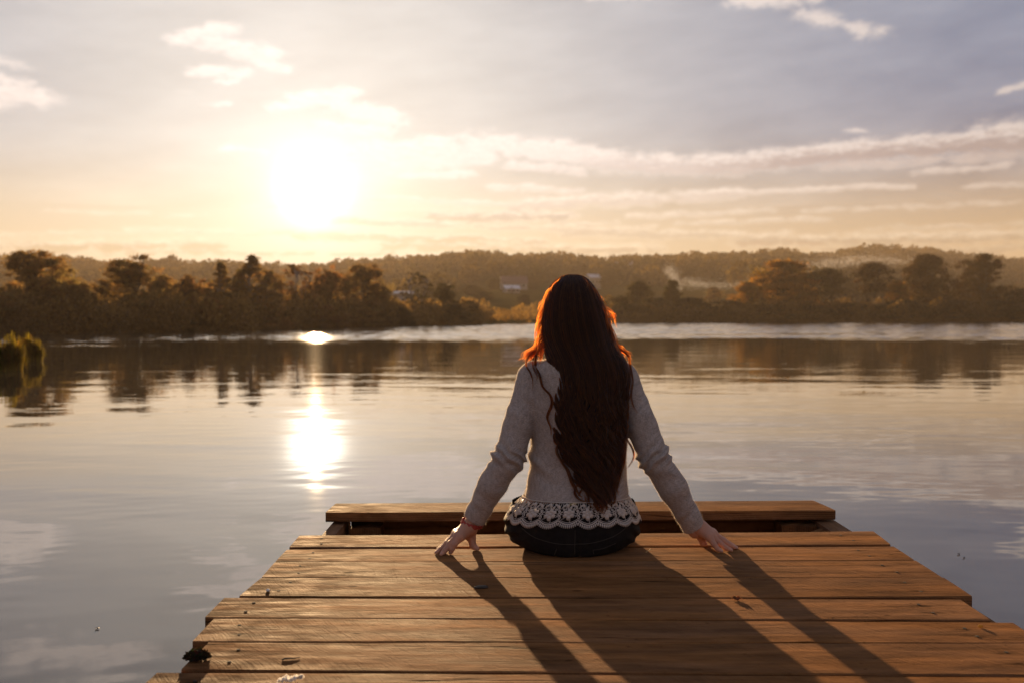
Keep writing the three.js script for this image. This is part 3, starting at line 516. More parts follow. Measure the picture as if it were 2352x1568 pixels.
// a sawn plank between four top corners (far-left, far-right, near-right, near-left), slightly bowed, edges eased
function plankGeo([fl, fr, nr, nl], thick, seed, bow = 0) {
  const N = 72, E = 0.0022, p = [], u = [], f = [], cs = [];
  // cross-section walk: far bottom, far side up, ease, top, ease, near side down, near bottom
  const prof = [[0.02, -1, 0.30], [0, -0.9, 0.29], [0, -E / thick * 1.2, 0.25], [E, 0, 0.245], [0.25, 0.0004, 0.2], [0.5, 0.0006, 0.13], [0.75, 0.0004, 0.06], [1 - E, 0, 0.008], [1, -E / thick * 1.2, 0.004], [1, -0.9, -0.03], [0.98, -1, -0.034]];
  for (let i = 0; i <= N; i++) {
    const t = i / N, a = fl.clone().lerp(fr, t), b = nl.clone().lerp(nr, t), w = b.clone().sub(a), wl = w.length(), X = a.x;
    const nf = 0.0028 * noise2(X * 3 + seed * 5, 1.5) + 0.0012 * noise2(X * 14, seed), nn = 0.0028 * noise2(X * 3 + seed * 9, 7.5) + 0.0012 * noise2(X * 14, seed + 40) + bow * Math.sin(Math.PI * t);
    const lift = 0.0025 * noise2(X * 1.2 + seed, 20), end = i === 0 || i === N ? 1 : 0;
    for (const [s, y, v] of prof) {
      const k = s <= E + 1e-6 ? (s === E ? 0.0025 / wl : s * 0.1 / wl) : s >= 1 - E - 1e-6 ? 1 - (s === 1 - E ? 0.0025 / wl : (1 - s) * 0.1 / wl) : s;
      const q = a.clone().addScaledVector(w, k + lerp(nf, nn, s) / wl); q.y += (y < -0.01 || s <= 0 || s >= 1 ? y * thick : y === 0 ? 0 : y) + lift + 0.0015 * (s - 0.5) * noise2(X * 2, seed * 3) * 2;
      p.push(q.x, q.y, q.z); u.push((X - Math.min(fl.x, nl.x) + 0.02) / 2.9, v / 0.29);
    }
    const m = prof.length;
    if (i) for (let k = 0; k < m - 1; k++) { const c = (i - 1) * m + k, d = i * m + k; f.push(c, c + 1, d + 1, c, d + 1, d); }
    if (i) { const c = (i - 1) * m, d = i * m; f.push(c + m - 1, c, d, c + m - 1, d, d + m - 1); }
  }
  const g0 = new THREE.BufferGeometry(); g0.setAttribute('position', new THREE.BufferAttribute(new Float32Array(p), 3)); g0.setAttribute('uv', new THREE.BufferAttribute(new Float32Array(u), 2)); g0.setIndex(f); g0.computeVertexNormals();
  const caps = [];                                     // sawn ends
  for (const i of [0, N]) { const m = prof.length, q = [], uu = [], ff = []; for (let k = 0; k < m; k++) { const c = (i * m + k) * 3; q.push(p[c], p[c + 1], p[c + 2]); uu.push(p[c + 1] * 2 + 0.3, p[c + 2] * 3); } for (let k = 1; k < m - 1; k++) i ? ff.push(0, k, k + 1) : ff.push(0, k + 1, k); const g = new THREE.BufferGeometry(); g.setAttribute('position', new THREE.BufferAttribute(new Float32Array(q), 3)); g.setAttribute('uv', new THREE.BufferAttribute(new Float32Array(uu), 2)); g.setIndex(ff); g.computeVertexNormals(); caps.push(g); }
  return toCreasedNormals(mergeGeometries([g0, ...caps].map((g) => { g.deleteAttribute('normal'); return g; })), 0.5);
}
const PIER = group('wooden_pier', 0.25, 0, -2.6);
tag(PIER, 'weathered plank pier the woman sits on, running out into the lake', 'pier');
const PO = PIER.position;
const toPier = (g) => g.translate(-PO.x, -PO.y, -PO.z);
const RUST = std([0.02, 0.014, 0.011], 0.95), DARK_WOOD = woodMat(50, [], [0.55, 0.52, 0.5]), GREY_WOOD = woodMat(51, [], [0.85, 0.95, 1.15]);
const BOARDS = [   // photo corners far-left, far-right, near-right, near-left; knots in board metres
  [[688, 1229], [2006, 1220], [2046, 1249], [664, 1256], 0.002], [[659, 1261], [2052, 1254.5], [2100, 1285.2], [632, 1290], 0], [[631, 1290.6], [2103, 1286], [2165, 1324.6], [601, 1325], 0],
  [[600, 1325.9], [2168, 1325.6], [2234, 1370], [549, 1369], 0.004], [[515, 1372.5], [2206, 1376], [2276, 1422], [470, 1416.5], 0.005], [[492, 1419], [2326, 1428], [2396, 1475.6], [441, 1473], 0],
  [[479, 1474.1], [2420, 1477.5], [2510, 1550], [416, 1536], 0.002], [[361, 1543], [2530, 1556], [2640, 1640], [270, 1628], 0], [[268, 1633], [2660, 1646], [2800, 1745], [165, 1735], 0],
];
const nailGeo = new THREE.CylinderGeometry(0.004, 0.004, 0.0016, 10);
BOARDS.forEach(([a, b, c, d, bow], i) => {
  const q = [a, b, c, d].map((s) => onLevel(s[0], s[1], DECK)), left = Math.min(q[0].x, q[3].x) - 0.02;
  const spots = [[0.045, 0.28], [0.05, 0.74], [0.935, 0.3], [0.94, 0.72]].map(([t, s], k) => { const w = s + 0.12 * noise2(i * 5.1 + k, s * 7), u = t + 0.012 * noise2(i * 3.3 + k, t * 9); return { p: q[0].clone().lerp(q[1], u).lerp(q[3].clone().lerp(q[2], u), w), w }; });
  const m = mesh('plank', toPier(plankGeo(q, 0.042, i + 1, bow)), woodMat(i + 1, undefined, [1, 1, 1], spots.map(({ p, w }) => [p.x - left, lerp(0.245, 0.008, w)])), PIER);
  for (const { p } of spots) mesh('nail', nailGeo, RUST, m).position.set(p.x - PO.x, DECK - PO.y + 0.0008, p.z - PO.z);
});
{
  // far plank, beyond the gap where the legs hang
  const q = [[771, 1155], [1868, 1148.5], [1920, 1171.5], [747, 1176.5]].map((s) => onLevel(...s, DECK)), m = mesh('plank', toPier(plankGeo(q, 0.036, 21, 0)), woodMat(21), PIER);
  // frame: header beam under the far plank, two stringers, posts
  const beam = (name, x0, x1, y0, y1, z0, z1, mat) => { const g = plankGeo([vec(x0, y1, z0), vec(x1, y1, z0), vec(x1, y1, z1), vec(x0, y1, z1)], y1 - y0, 30 + x0, 0); return mesh(name, toPier(g), mat, PIER); };
  const side = (name, x0, x1, y0, y1, z0, z1, mat) => { const g = new THREE.BoxGeometry(x1 - x0, y1 - y0, z1 - z0, 1, 1, 24), u = g.attributes.uv, p = g.attributes.position; for (let i = 0; i < p.count; i++) u.setXY(i, p.getZ(i) / 2.9, (p.getX(i) + p.getY(i)) / 0.29); g.translate((x0 + x1) / 2, (y0 + y1) / 2, (z0 + z1) / 2); return mesh(name, toPier(g), mat, PIER); };
  beam('header_beam', -0.63, 1.145, DECK - 0.25, DECK - 0.040, -3.93, -3.86, DARK_WOOD);
  side('stringer', -0.685, -0.638, DECK - 0.22, DECK - 0.046, -3.90, 0.4, GREY_WOOD); side('stringer', 1.15, 1.225, DECK - 0.22, DECK - 0.046, -3.90, 0.4, GREY_WOOD);
  const post = (x, z, top, w) => { const g = new THREE.BoxGeometry(w, top + 1.6, w * 0.9, 3, 1, 3), p = g.attributes.position, u = g.attributes.uv; for (let i = 0; i < p.count; i++) { if (p.getY(i) > 0) p.setY(i, p.getY(i) + 0.012 * noise2(p.getX(i) * 40 + x, p.getZ(i) * 40)); u.setXY(i, p.getY(i) / 2.9, (p.getX(i) + p.getZ(i)) / 0.29); } g.computeVertexNormals(); g.translate(x, top - (top + 1.6) / 2, z); mesh('post', toPier(g), DARK_WOOD, PIER); };
  post(1.075, -3.775, DECK - 0.052, 0.13); post(-0.56, -3.80, DECK - 0.06, 0.12); post(-0.56, -2.0, DECK - 0.06, 0.12); post(1.075, -2.0, DECK - 0.06, 0.12);
  const br = new THREE.BoxGeometry(0.36, 0.022, 0.075); br.rotateZ(0.22); br.rotateY(0.35); br.translate(1.02, DECK - 0.10, -3.60); mesh('brace', toPier(br), GREY_WOOD, PIER);
}
// small things lying about on the deck
const onDeck = (x, y) => onLevel(x, y, DECK);
function bit(name, label, category, px, py, geo, mat, turn = 0) { const p = onDeck(px, py), g = group(name, p.x, DECK + 0.001, p.z); g.rotation.y = turn; mesh('body', geo, mat, g); tag(g, label, category); return g; }
const lumpy = (rx, ry, rz, seed, rough = 0.25, det = 3) => { const g = new THREE.IcosahedronGeometry(1, det), p = g.attributes.position; for (let i = 0; i < p.count; i++) { const x = p.getX(i), y = p.getY(i), z = p.getZ(i), s = 1 + rough * noise2(x * 2.3 + seed, y * 2.3 + z * 1.7); p.setXYZ(i, x * s * rx, Math.max(0, y * s * ry + ry * 0.6), z * s * rz); } g.computeVertexNormals(); return g; };
bit('dark_pebble', 'dark oval pebble-like lump on the plank between the left hand shadow and the gap', 'pebble', 1105, 1351, lumpy(0.019, 0.005, 0.009, 1), std([0.03, 0.022, 0.016], 0.5), 0.1);
bit('white_pebble', 'tiny white pebble near the left end of the fourth plank', 'pebble', 615, 1358, lumpy(0.0055, 0.004, 0.0045, 2), std([0.7, 0.68, 0.64], 0.5));
bit('white_feather', 'small white fluffy feather at the bottom edge of the picture', 'feather', 668, 1566, (() => { const b = new Bag(), r = rng(8); for (let i = 0; i < 160; i++) { const t = r(), s = r() < 0.5 ? -1 : 1, x = (t - 0.5) * 0.05, l = 0.012 * Math.sin(Math.PI * clamp(t + 0.1)); b.leaf(x + 0.002 * gauss(r), 0.004 + 0.006 * r(), s * l * r(), 0.008, r, [1, 1, 1]); } b.tube([vec(-0.03, 0.002, 0), vec(0, 0.006, 0), vec(0.025, 0.004, 0)], [0.0008, 0.0008, 0.0004], 5); return b.geo(); })(), leafMat([0.8, 0.78, 0.74], 0.4), 0.4);
bit('yellow_leaf', 'tiny curled yellow leaf on the sixth plank at the right', 'leaf', 2253, 1441, lumpy(0.006, 0.004, 0.0045, 5), leafMat([0.5, 0.3, 0.06], 0.4));
bit('brown_leaf', 'small crumpled brown leaf lying at the gap right of the woman’s shadow', 'leaf', 1692, 1379, (() => { const b = new Bag(), r = rng(3); for (let i = 0; i < 30; i++) b.leaf(gauss(r) * 0.009, 0.004 + 0.004 * r(), gauss(r) * 0.004, 0.012, r, [0.8 + 0.4 * r(), 0.8, 0.8]); return b.geo(); })(), leafMat([0.22, 0.11, 0.05], 0.3));
bit('bent_twig', 'dark bent twig on the seventh plank near the left end', 'twig', 668, 1514, (() => { const b = new Bag(); b.tube([vec(-0.018, 0.001, 0.006), vec(-0.010, 0.002, 0.001), vec(0.004, 0.0015, -0.001), vec(0.018, 0.001, -0.007)], [0.0018, 0.0018, 0.0016, 0.0006], 7); return b.geo(); })(), std([0.03, 0.025, 0.018], 0.9));
bit('straw', 'short pale straw stuck in the gap between the woman and her right hand', 'straw', 1492, 1268, (() => { const b = new Bag(); b.tube([vec(-0.012, 0, 0.004), vec(0, 0.006, 0), vec(0.004, 0.012, 0)], [0.0009, 0.0009, 0.0006], 5); b.tube([vec(0, 0.006, 0), vec(0.014, 0.008, 0.003)], [0.0008, 0.0005], 5); return b.geo(); })(), std([0.5, 0.38, 0.18], 0.7));
bit('moss_tuft', 'dark dry moss tuft clinging to the left end of the seventh plank', 'moss', 452, 1514, (() => { const b = new Bag(), r = rng(6); for (let i = 0; i < 420; i++) { const a = r() * 6.28, d = Math.sqrt(r()); b.leaf(Math.cos(a) * d * 0.027, 0.002 + (1 - d * d) * 0.016 * r() + 0.003, Math.sin(a) * d * 0.02, 0.009 + 0.008 * r(), r, [0.5 + r(), 0.5 + r(), 0.6]); } return b.geo(); })(), leafMat([0.03, 0.02, 0.012], 0.2));
for (const [x, y, s, label] of [[2203, 1272, 0.008, 'dark speck of leaf floating on the water right of the pier, upper one'], [2216, 1280, 0.006, 'dark speck of leaf floating on the water right of the pier, lower one'], [222, 1443, 0.008, 'tiny curled leaf floating on the grey water left of the pier']]) {
  const p = onLevel(x, y, 0.003), g = group('floating_leaf', p.x, 0.003, p.z); mesh('blade', (() => { const b = new Bag(), r = rng(s * 1e4); for (let i = 0; i < 6; i++) b.leaf(gauss(r) * s, 0.004 * r(), gauss(r) * s * 0.5, s * 1.6, r, [1, 1, 1]); return b.geo(); })(), std([0.07, 0.05, 0.035], 0.6, { side: THREE.DoubleSide }), g); tag(g, label, 'leaf');
}

// ------------------------------------------------------------------ the woman
// figure measure: an enlarged view of the figure, 1 unit = 0.46875 photo columns; d = metres towards the camera from the figure's middle plane
const MID = 3.13;
const fig = (x, y, d = 0) => ahead((1050 + x * 0.5102) * 0.91875, (660 + y * 0.5102) * 0.91875, MID - d);
const FX = (x) => ((1050 + x * 0.5102) * 0.91875 - 1176) / FPX * MID, FY = (y) => fig(750, y, 0).y, FS = 0.46875 / FPX * MID;
const WOMAN = group('person', FX(748), DECK, -MID);
tag(WOMAN, 'long-haired woman in grey sweater with lace hem and dark jeans sitting on the pier', 'person');
const WO = WOMAN.position, own = (g) => g.translate(-WO.x, -WO.y, -WO.z);

// iso-surface of a distance field (surface nets)
function netMesh(sdf, lo, hi, cell) {
  const nx = Math.ceil((hi.x - lo.x) / cell) + 1, ny = Math.ceil((hi.y - lo.y) / cell) + 1, nz = Math.ceil((hi.z - lo.z) / cell) + 1, F = new Float32Array(nx * ny * nz), I = (x, y, z) => (z * ny + y) * nx + x;
  for (let z = 0; z < nz; z++) for (let y = 0; y < ny; y++) for (let x = 0; x < nx;) {
    const d = sdf(lo.x + x * cell, lo.y + y * cell, lo.z + z * cell), skip = Math.max(1, Math.min(nx - x, Math.floor(Math.abs(d) / cell * 0.6) - 2));   // far from the surface whole runs share a sign
    for (let k = 0; k < skip; k++) F[I(x + k, y, z)] = d;
    x += skip;
  }
  const id = new Int32Array(nx * ny * nz).fill(-1), p = [], f = [], E = [[0, 1], [2, 3], [4, 5], [6, 7], [0, 2], [1, 3], [4, 6], [5, 7], [0, 4], [1, 5], [2, 6], [3, 7]], v = new Float32Array(8);
  for (let z = 0; z < nz - 1; z++) for (let y = 0; y < ny - 1; y++) for (let x = 0; x < nx - 1; x++) {
    let m = 0; for (let k = 0; k < 8; k++) { v[k] = F[I(x + (k & 1), y + ((k >> 1) & 1), z + (k >> 2))]; if (v[k] < 0) m |= 1 << k; }
    if (m === 0 || m === 255) continue;
    let n = 0, sx = 0, sy = 0, sz = 0;
    for (const [a, b] of E) if (((m >> a) & 1) !== ((m >> b) & 1)) { const t = v[a] / (v[a] - v[b]); sx += lerp(a & 1, b & 1, t); sy += lerp((a >> 1) & 1, (b >> 1) & 1, t); sz += lerp(a >> 2, b >> 2, t); n++; }
    id[I(x, y, z)] = p.length / 3; p.push(lo.x + (x + sx / n) * cell, lo.y + (y + sy / n) * cell, lo.z + (z + sz / n) * cell);
  }
  for (let z = 1; z < nz - 1; z++) for (let y = 1; y < ny - 1; y++) for (let x = 1; x < nx - 1; x++) {
    const s = F[I(x, y, z)] < 0, q = (a, b, c, d) => s ? f.push(a, b, c, a, c, d) : f.push(a, c, b, a, d, c);
    if (s !== F[I(x + 1, y, z)] < 0) q(id[I(x, y - 1, z - 1)], id[I(x, y, z - 1)], id[I(x, y, z)], id[I(x, y - 1, z)]);
    if (s !== F[I(x, y + 1, z)] < 0) q(id[I(x - 1, y, z - 1)], id[I(x - 1, y, z)], id[I(x, y, z)], id[I(x, y, z - 1)]);
    if (s !== F[I(x, y, z + 1)] < 0) q(id[I(x - 1, y - 1, z)], id[I(x, y - 1, z)], id[I(x, y, z)], id[I(x - 1, y, z)]);
  }
  const n = new Float32Array(p.length), u = new Float32Array(p.length / 3 * 2), e = cell * 0.5;
  for (let i = 0; i < p.length; i += 3) {
    const [x, y, z] = [p[i], p[i + 1], p[i + 2]], a = sdf(x + e, y, z) - sdf(x - e, y, z), b = sdf(x, y + e, z) - sdf(x, y - e, z), c = sdf(x, y, z + e) - sdf(x, y, z - e), l = 1 / (Math.hypot(a, b, c) || 1);
    n[i] = a * l; n[i + 1] = b * l; n[i + 2] = c * l; u[i / 3 * 2] = x + z * 0.7; u[i / 3 * 2 + 1] = y + z * 0.4;
  }
  const g = new THREE.BufferGeometry(); g.setAttribute('position', new THREE.BufferAttribute(new Float32Array(p), 3)); g.setAttribute('normal', new THREE.BufferAttribute(n, 3)); g.setAttribute('uv', new THREE.BufferAttribute(u, 2)); g.setIndex(f);
  return g;
}
const smin = (a, b, k) => { const h = Math.max(k - Math.abs(a - b), 0) / k; return Math.min(a, b) - h * h * k * 0.25; };
function cap(ax, ay, az, bx, by, bz, ra, rb) {      // tapered capsule
  const dx = bx - ax, dy = by - ay, dz = bz - az, q = 1 / (dx * dx + dy * dy + dz * dz);
  return (x, y, z) => { const t = clamp(((x - ax) * dx + (y - ay) * dy + (z - az) * dz) * q); return Math.hypot(x - ax - dx * t, y - ay - dy * t, z - az - dz * t) - ra - (rb - ra) * t; };
}
const capv = (a, b, ra, rb) => cap(a.x, a.y, a.z, b.x, b.y, b.z, ra, rb);
const ell = (c, rx, ry, rz) => (x, y, z) => { const a = (x - c.x) / rx, b = (y - c.y) / ry, d = (z - c.z) / rz; return (Math.hypot(a, b, d) - 1) * Math.min(rx, ry, rz); };
function stack(rows, pow = 2) {                     // stacked elliptic sections: [row, left, right, half-depth, towards]
  const T = rows.map(([y, l, r, b, d]) => [-FY(y), (FX(l) + FX(r)) / 2, (r - l) / 2 * FS, b, -MID + d]);
  return (x, y, z) => {
    const k = -y, c = table(T, 1, k), a = table(T, 2, k), b = table(T, 3, k), zc = table(T, 4, k), q = Math.pow(Math.pow(Math.abs(x - c) / a, pow) + Math.pow(Math.abs(z - zc) / b, pow), 1 / pow);
    const over = Math.max(-y - T[T.length - 1][0], T[0][0] + y);
    return Math.max((q - 1) * Math.min(a, b), over);
  };
}
const J = {   // joints
  shL: fig(560, 560, 0.0), elL: fig(437, 945, 0.045), wrL: fig(266, 1250, 0.0), shR: fig(985, 562, 0.0), elR: fig(1146, 948, 0.04), wrR: fig(1342, 1288, -0.01),
};
const unit = (a, b) => b.clone().sub(a).normalize();
const wrinkle = (A, B, at, wid, amp, n, ph, skew) => {          // folds round a limb near one place along it
  const d = unit(A, B), L = A.distanceTo(B);
  return (x, y, z) => { const t = ((x - A.x) * d.x + (y - A.y) * d.y + (z - A.z) * d.z) / L, e = Math.exp(-Math.pow((t - at) / wid, 2)); return e < 0.02 ? 0 : amp * e * Math.sin((t + skew * (x - A.x)) * n * 6.283 + ph + 3 * noise2(x * 22 + ph, y * 22)); };
};
// sweater
const torso = stack([[436, 700, 806, 0.055, 0.02], [452, 655, 850, 0.065, 0.02], [470, 590, 915, 0.08, 0.018], [492, 548, 985, 0.092, 0.012], [530, 528, 1020, 0.103, 0.008], [600, 530, 1022, 0.110, 0.004], [700, 534, 1020, 0.113, 0.0], [850, 538, 1015, 0.110, -0.008], [980, 537, 1016, 0.107, -0.01], [1060, 524, 1018, 0.110, -0.004], [1136, 503, 1020, 0.120, 0.002]], 2.25);
const foreL = unit(J.elL, J.wrL), foreR = unit(J.elR, J.wrR), hemY = FY(1136);
const sleeve = (S, E, Wr, f, s) => {
  const mid = S.clone().lerp(E, 0.55).add(vec(s * 0.004, 0, 0.004)), fm = E.clone().lerp(Wr, 0.42).add(vec(s * 0.006, -0.002, 0.004));
  const a = capv(S, mid, 0.056, 0.045), b = capv(mid, E, 0.045, 0.050), c = capv(E, fm, 0.049, 0.043), d = capv(fm, Wr.clone().addScaledVector(f, 0.03), 0.0425, 0.035);
  const w1 = wrinkle(S, E, 1.0, 0.13, 0.0058, 6.5, s, 2.6 * s), w2 = wrinkle(E, Wr, 0.12, 0.2, 0.0026, 4, 2 + s, -3 * s), w3 = wrinkle(S, E, 0.4, 0.4, 0.0022, 2.2, 1, 4 * s), w4 = wrinkle(E, Wr, 0.8, 0.2, 0.0018, 3.2, 4, 3 * s);
  return (x, y, z) => {
    let r = smin(smin(a(x, y, z), b(x, y, z), 0.02), smin(c(x, y, z), d(x, y, z), 0.02), 0.014);
    if (r < 0.03) r += w1(x, y, z) + w2(x, y, z) + w3(x, y, z) + w4(x, y, z) + 0.0016 * noise2(x * 34 + z * 20, y * 34);
    const cuff = (x - Wr.x) * f.x + (y - Wr.y) * f.y + (z - Wr.z) * f.z;
    return Math.max(r, cuff);
  };
};
const slL = sleeve(J.shL, J.elL, J.wrL, foreL, -1), slR = sleeve(J.shR, J.elR, J.wrR, foreR, 1);
const backFold = (x, y, z) => {                       // soft drape of the back
  const X = (x - FX(775)) / 0.16, Y = (y - FY(1000)) / 0.1;
  return 0.0055 * Math.exp(-Math.pow((y - FY(960) + (x - FX(560)) * 0.7) / 0.016, 2)) * sstep(FX(720), FX(545), x) - 0.004 * Math.exp(-Math.pow((y - FY(1000) + (x - FX(560)) * 0.6) / 0.02, 2)) * sstep(FX(740), FX(560), x)
    + 0.003 * Math.sin(X * 5 + Y * 2.2 + 2 * noise2(X * 2, Y * 1.6)) * Math.exp(-Y * Y * 0.8) + 0.0035 * noise2(x * 14, y * 9 + 3) + 0.0014 * noise2(x * 40, y * 34);
};
const seamL = (x, y) => 0.0035 * Math.exp(-Math.pow((x - FX(534) - 0.004 * noise2(y * 12, 1)) / 0.005, 2));
const bodice = (x, y, z) => Math.max(torso(x, y, z) - (z > -MID ? 1 : 0.4) * backFold(x, y, z), hemY - y);
const sweaterSdf = (x, y, z) => { const t = bodice(x, y, z), s = Math.min(slL(x, y, z), slR(x, y, z)), k = lerp(0.010, 0.024, sstep(FY(640), FY(500), y)); return smin(t, s, k); };
const weave = dataTex(512, 512, (x, y, o) => { const X = x / 512 * 0.36, Y = y / 512 * 0.36, n = 0.5 * noise2(X * 900, Y * 340) + 0.55 * noise2(X * 330 + 7, Y * 250) + 0.35 * noise2(X * 90, Y * 70); const v = 0.33 * (1 + 0.75 * n), w = 0.05 * noise2(X * 240 + 30, Y * 240); o[0] = v * (1.03 + w); o[1] = v * 0.90; o[2] = v * (0.83 - w); });
weave.repeat.set(1 / 0.36, 1 / 0.36);
const knit = dataTex(512, 512, (x, y, o) => { const X = x / 512 * 0.3, Y = y / 512 * 0.3, v = 0.5 + 0.4 * noise2(X * 500, Y * 420) + 0.25 * noise2(X * 150, Y * 150 + 9) + 0.14 * Math.sin(Y * 6.283 * 280) ; o[0] = o[1] = o[2] = v; });
knit.repeat.set(1 / 0.3, 1 / 0.3);
const WOOL = phys([1, 1, 1], 0.95, { map: weave, bumpMap: knit, bumpScale: 0.0011, sheen: 1, sheenColor: rgb(1, 0.9, 0.8), sheenRoughness: 0.4, specularIntensity: 0.3, side: THREE.DoubleSide });
const sweater = mesh('sweater', own(netMesh(sweaterSdf, vec(FX(190), DECK + 0.03, -MID - 0.16), vec(FX(1420), FY(420), -MID + 0.16), 0.0052)), WOOL, WOMAN);
{
  // fine fibres that stand off the brushed wool
  const b = new Bag(), r = rng(404), P = sweater.geometry.attributes.position, N = sweater.geometry.attributes.normal;
  for (let i = 0; i < 90000; i++) { const k = Math.floor(r() * P.count), nx = N.getX(k), ny = N.getY(k), nz = N.getZ(k), x = P.getX(k) + (r() - 0.5) * 0.006, y = P.getY(k) + (r() - 0.5) * 0.006, z = P.getZ(k) + (r() - 0.5) * 0.006, l = 0.002 + 0.0035 * r() * r(), tx = (r() - 0.5) * 1.4, ty = (r() - 0.5) * 1.4 - 0.3, tz = (r() - 0.5) * 1.4, w = 0.00022, d = vec(nx + tx, ny + ty, nz + tz).normalize(), s = new THREE.Vector3().crossVectors(d, vec(r() - 0.5, r() - 0.5, r() - 0.5)).normalize().multiplyScalar(w), v = 0.8 + 0.4 * r(), n = new THREE.Vector3().crossVectors(s, d).normalize(); const q = b.v(x - s.x, y - s.y, z - s.z, n.x, n.y, n.z, v, v, v); b.v(x + s.x, y + s.y, z + s.z, n.x, n.y, n.z, v, v, v); b.v(x + d.x * l, y + d.y * l, z + d.z * l, n.x, n.y, n.z, v, v, v); b.f.push(q, q + 1, q + 2); }
  tag(mesh('wool_fuzz', b.geo(), leafMat([0.42, 0.36, 0.31], 0.5), sweater), null, null, null, 'stuff');
}

// jeans
const pelvis = stack([[1165, 470, 1030, 0.112, -0.01], [1200, 440, 1058, 0.130, -0.012], [1245, 424, 1074, 0.143, -0.012], [1290, 416, 1081, 0.150, -0.018], [1325, 425, 1072, 0.153, -0.022], [1355, 448, 1049, 0.152, -0.024], [1380, 488, 1010, 0.146, -0.022], [1395, 535, 962, 0.138, -0.018], [1410, 600, 896, 0.125, -0.01]], 2.05);
const hipX = FX(748), kneeY = DECK + 0.048;
const legs = [-1, 1].map((s) => { const h = vec(hipX + s * 0.098, DECK + 0.092, -MID - 0.06), k = vec(hipX + s * 0.072, kneeY, -MID - 0.45), a = vec(hipX + s * 0.075, DECK - 0.36, -MID - 0.455); const A = capv(h, k, 0.09, 0.058), B = capv(k, a, 0.056, 0.040); return (x, y, z) => smin(A(x, y, z), Math.max(B(x, y, z), DECK - 0.37 - y), 0.03); });
const jeansSdf = (x, y, z) => {
  let d = smin(pelvis(x, y, z), Math.min(legs[0](x, y, z), legs[1](x, y, z)), 0.06);
  if (d < 0.03) {
    d += 0.007 * Math.exp(-Math.pow((x - FX(757)) / 0.010, 2)) * sstep(-MID, -MID + 0.08, z) * sstep(FY(1230), FY(1330), y);      // cleft and centre seam
    d += 0.0035 * Math.sin((y * 1.0 + Math.abs(x - FX(748)) * 0.75) * 150 + 3 * noise2(x * 18, y * 18)) * sstep(0.14, 0.2, Math.abs(x - FX(748))) + 0.0022 * noise2(x * 26, y * 34 + z * 20) + 0.002 * noise2(x * 60, y * 22);
  }
  return z > -MID - 0.26 ? Math.max(d, DECK + 0.0015 - y) : d;
};
const denim = dataTex(256, 256, (x, y, o) => { const X = x / 256 * 0.12, Y = y / 256 * 0.12, t = Math.sin((X + Y) * 6.283 * 560) * 0.25, n = noise2(X * 700, Y * 260) * 0.4 + noise2(X * 60, Y * 60) * 0.4, v = 1 + t + n; o[0] = 0.0135 * v; o[1] = 0.0118 * v; o[2] = 0.0115 * v; });
denim.repeat.set(1 / 0.12, 1 / 0.12);
const JEANS = phys([1, 1, 1], 0.78, { map: denim, specularIntensity: 0.25 });
const jeans = mesh('jeans', own(netMesh(jeansSdf, vec(FX(395), DECK - 0.40, -MID - 0.56), vec(FX(1105), FY(1160), -MID + 0.16), 0.007)), JEANS, WOMAN);
const onBack = (sdf, x, y) => { let z = -MID + 0.22; for (let i = 0; i < 60; i++) { const d = sdf(x, y, z); if (d < 0.0006) break; z -= Math.max(0.0008, d * 0.6); } return z; };
{
  const b = new Bag(), st = (pts) => { const q = pts.map(([x, y]) => fig(x, y, 0.1)).map((v) => { v.z = onBack(jeansSdf, v.x, v.y); return v; }); const c = new THREE.CatmullRomCurve3(q).getPoints(pts.length * 6).map((v) => { v.z = onBack(jeansSdf, v.x, v.y) + 0.0006; return v; }); b.tube(c, [0.0010], 5); };
  st([[757, 1290], [757, 1330], [756, 1370], [757, 1410]]); st([[500, 1300], [560, 1335], [660, 1358], [757, 1362]]); st([[757, 1362], [860, 1352], [960, 1325], [1030, 1285]]); st([[668, 1385], [660, 1410], [655, 1425]]); st([[845, 1395], [850, 1415]]); st([[845, 1392], [900, 1385], [960, 1365]]);
  mesh('seam', own(b.geo()), std([0.04, 0.032, 0.024], 0.9), jeans);
}

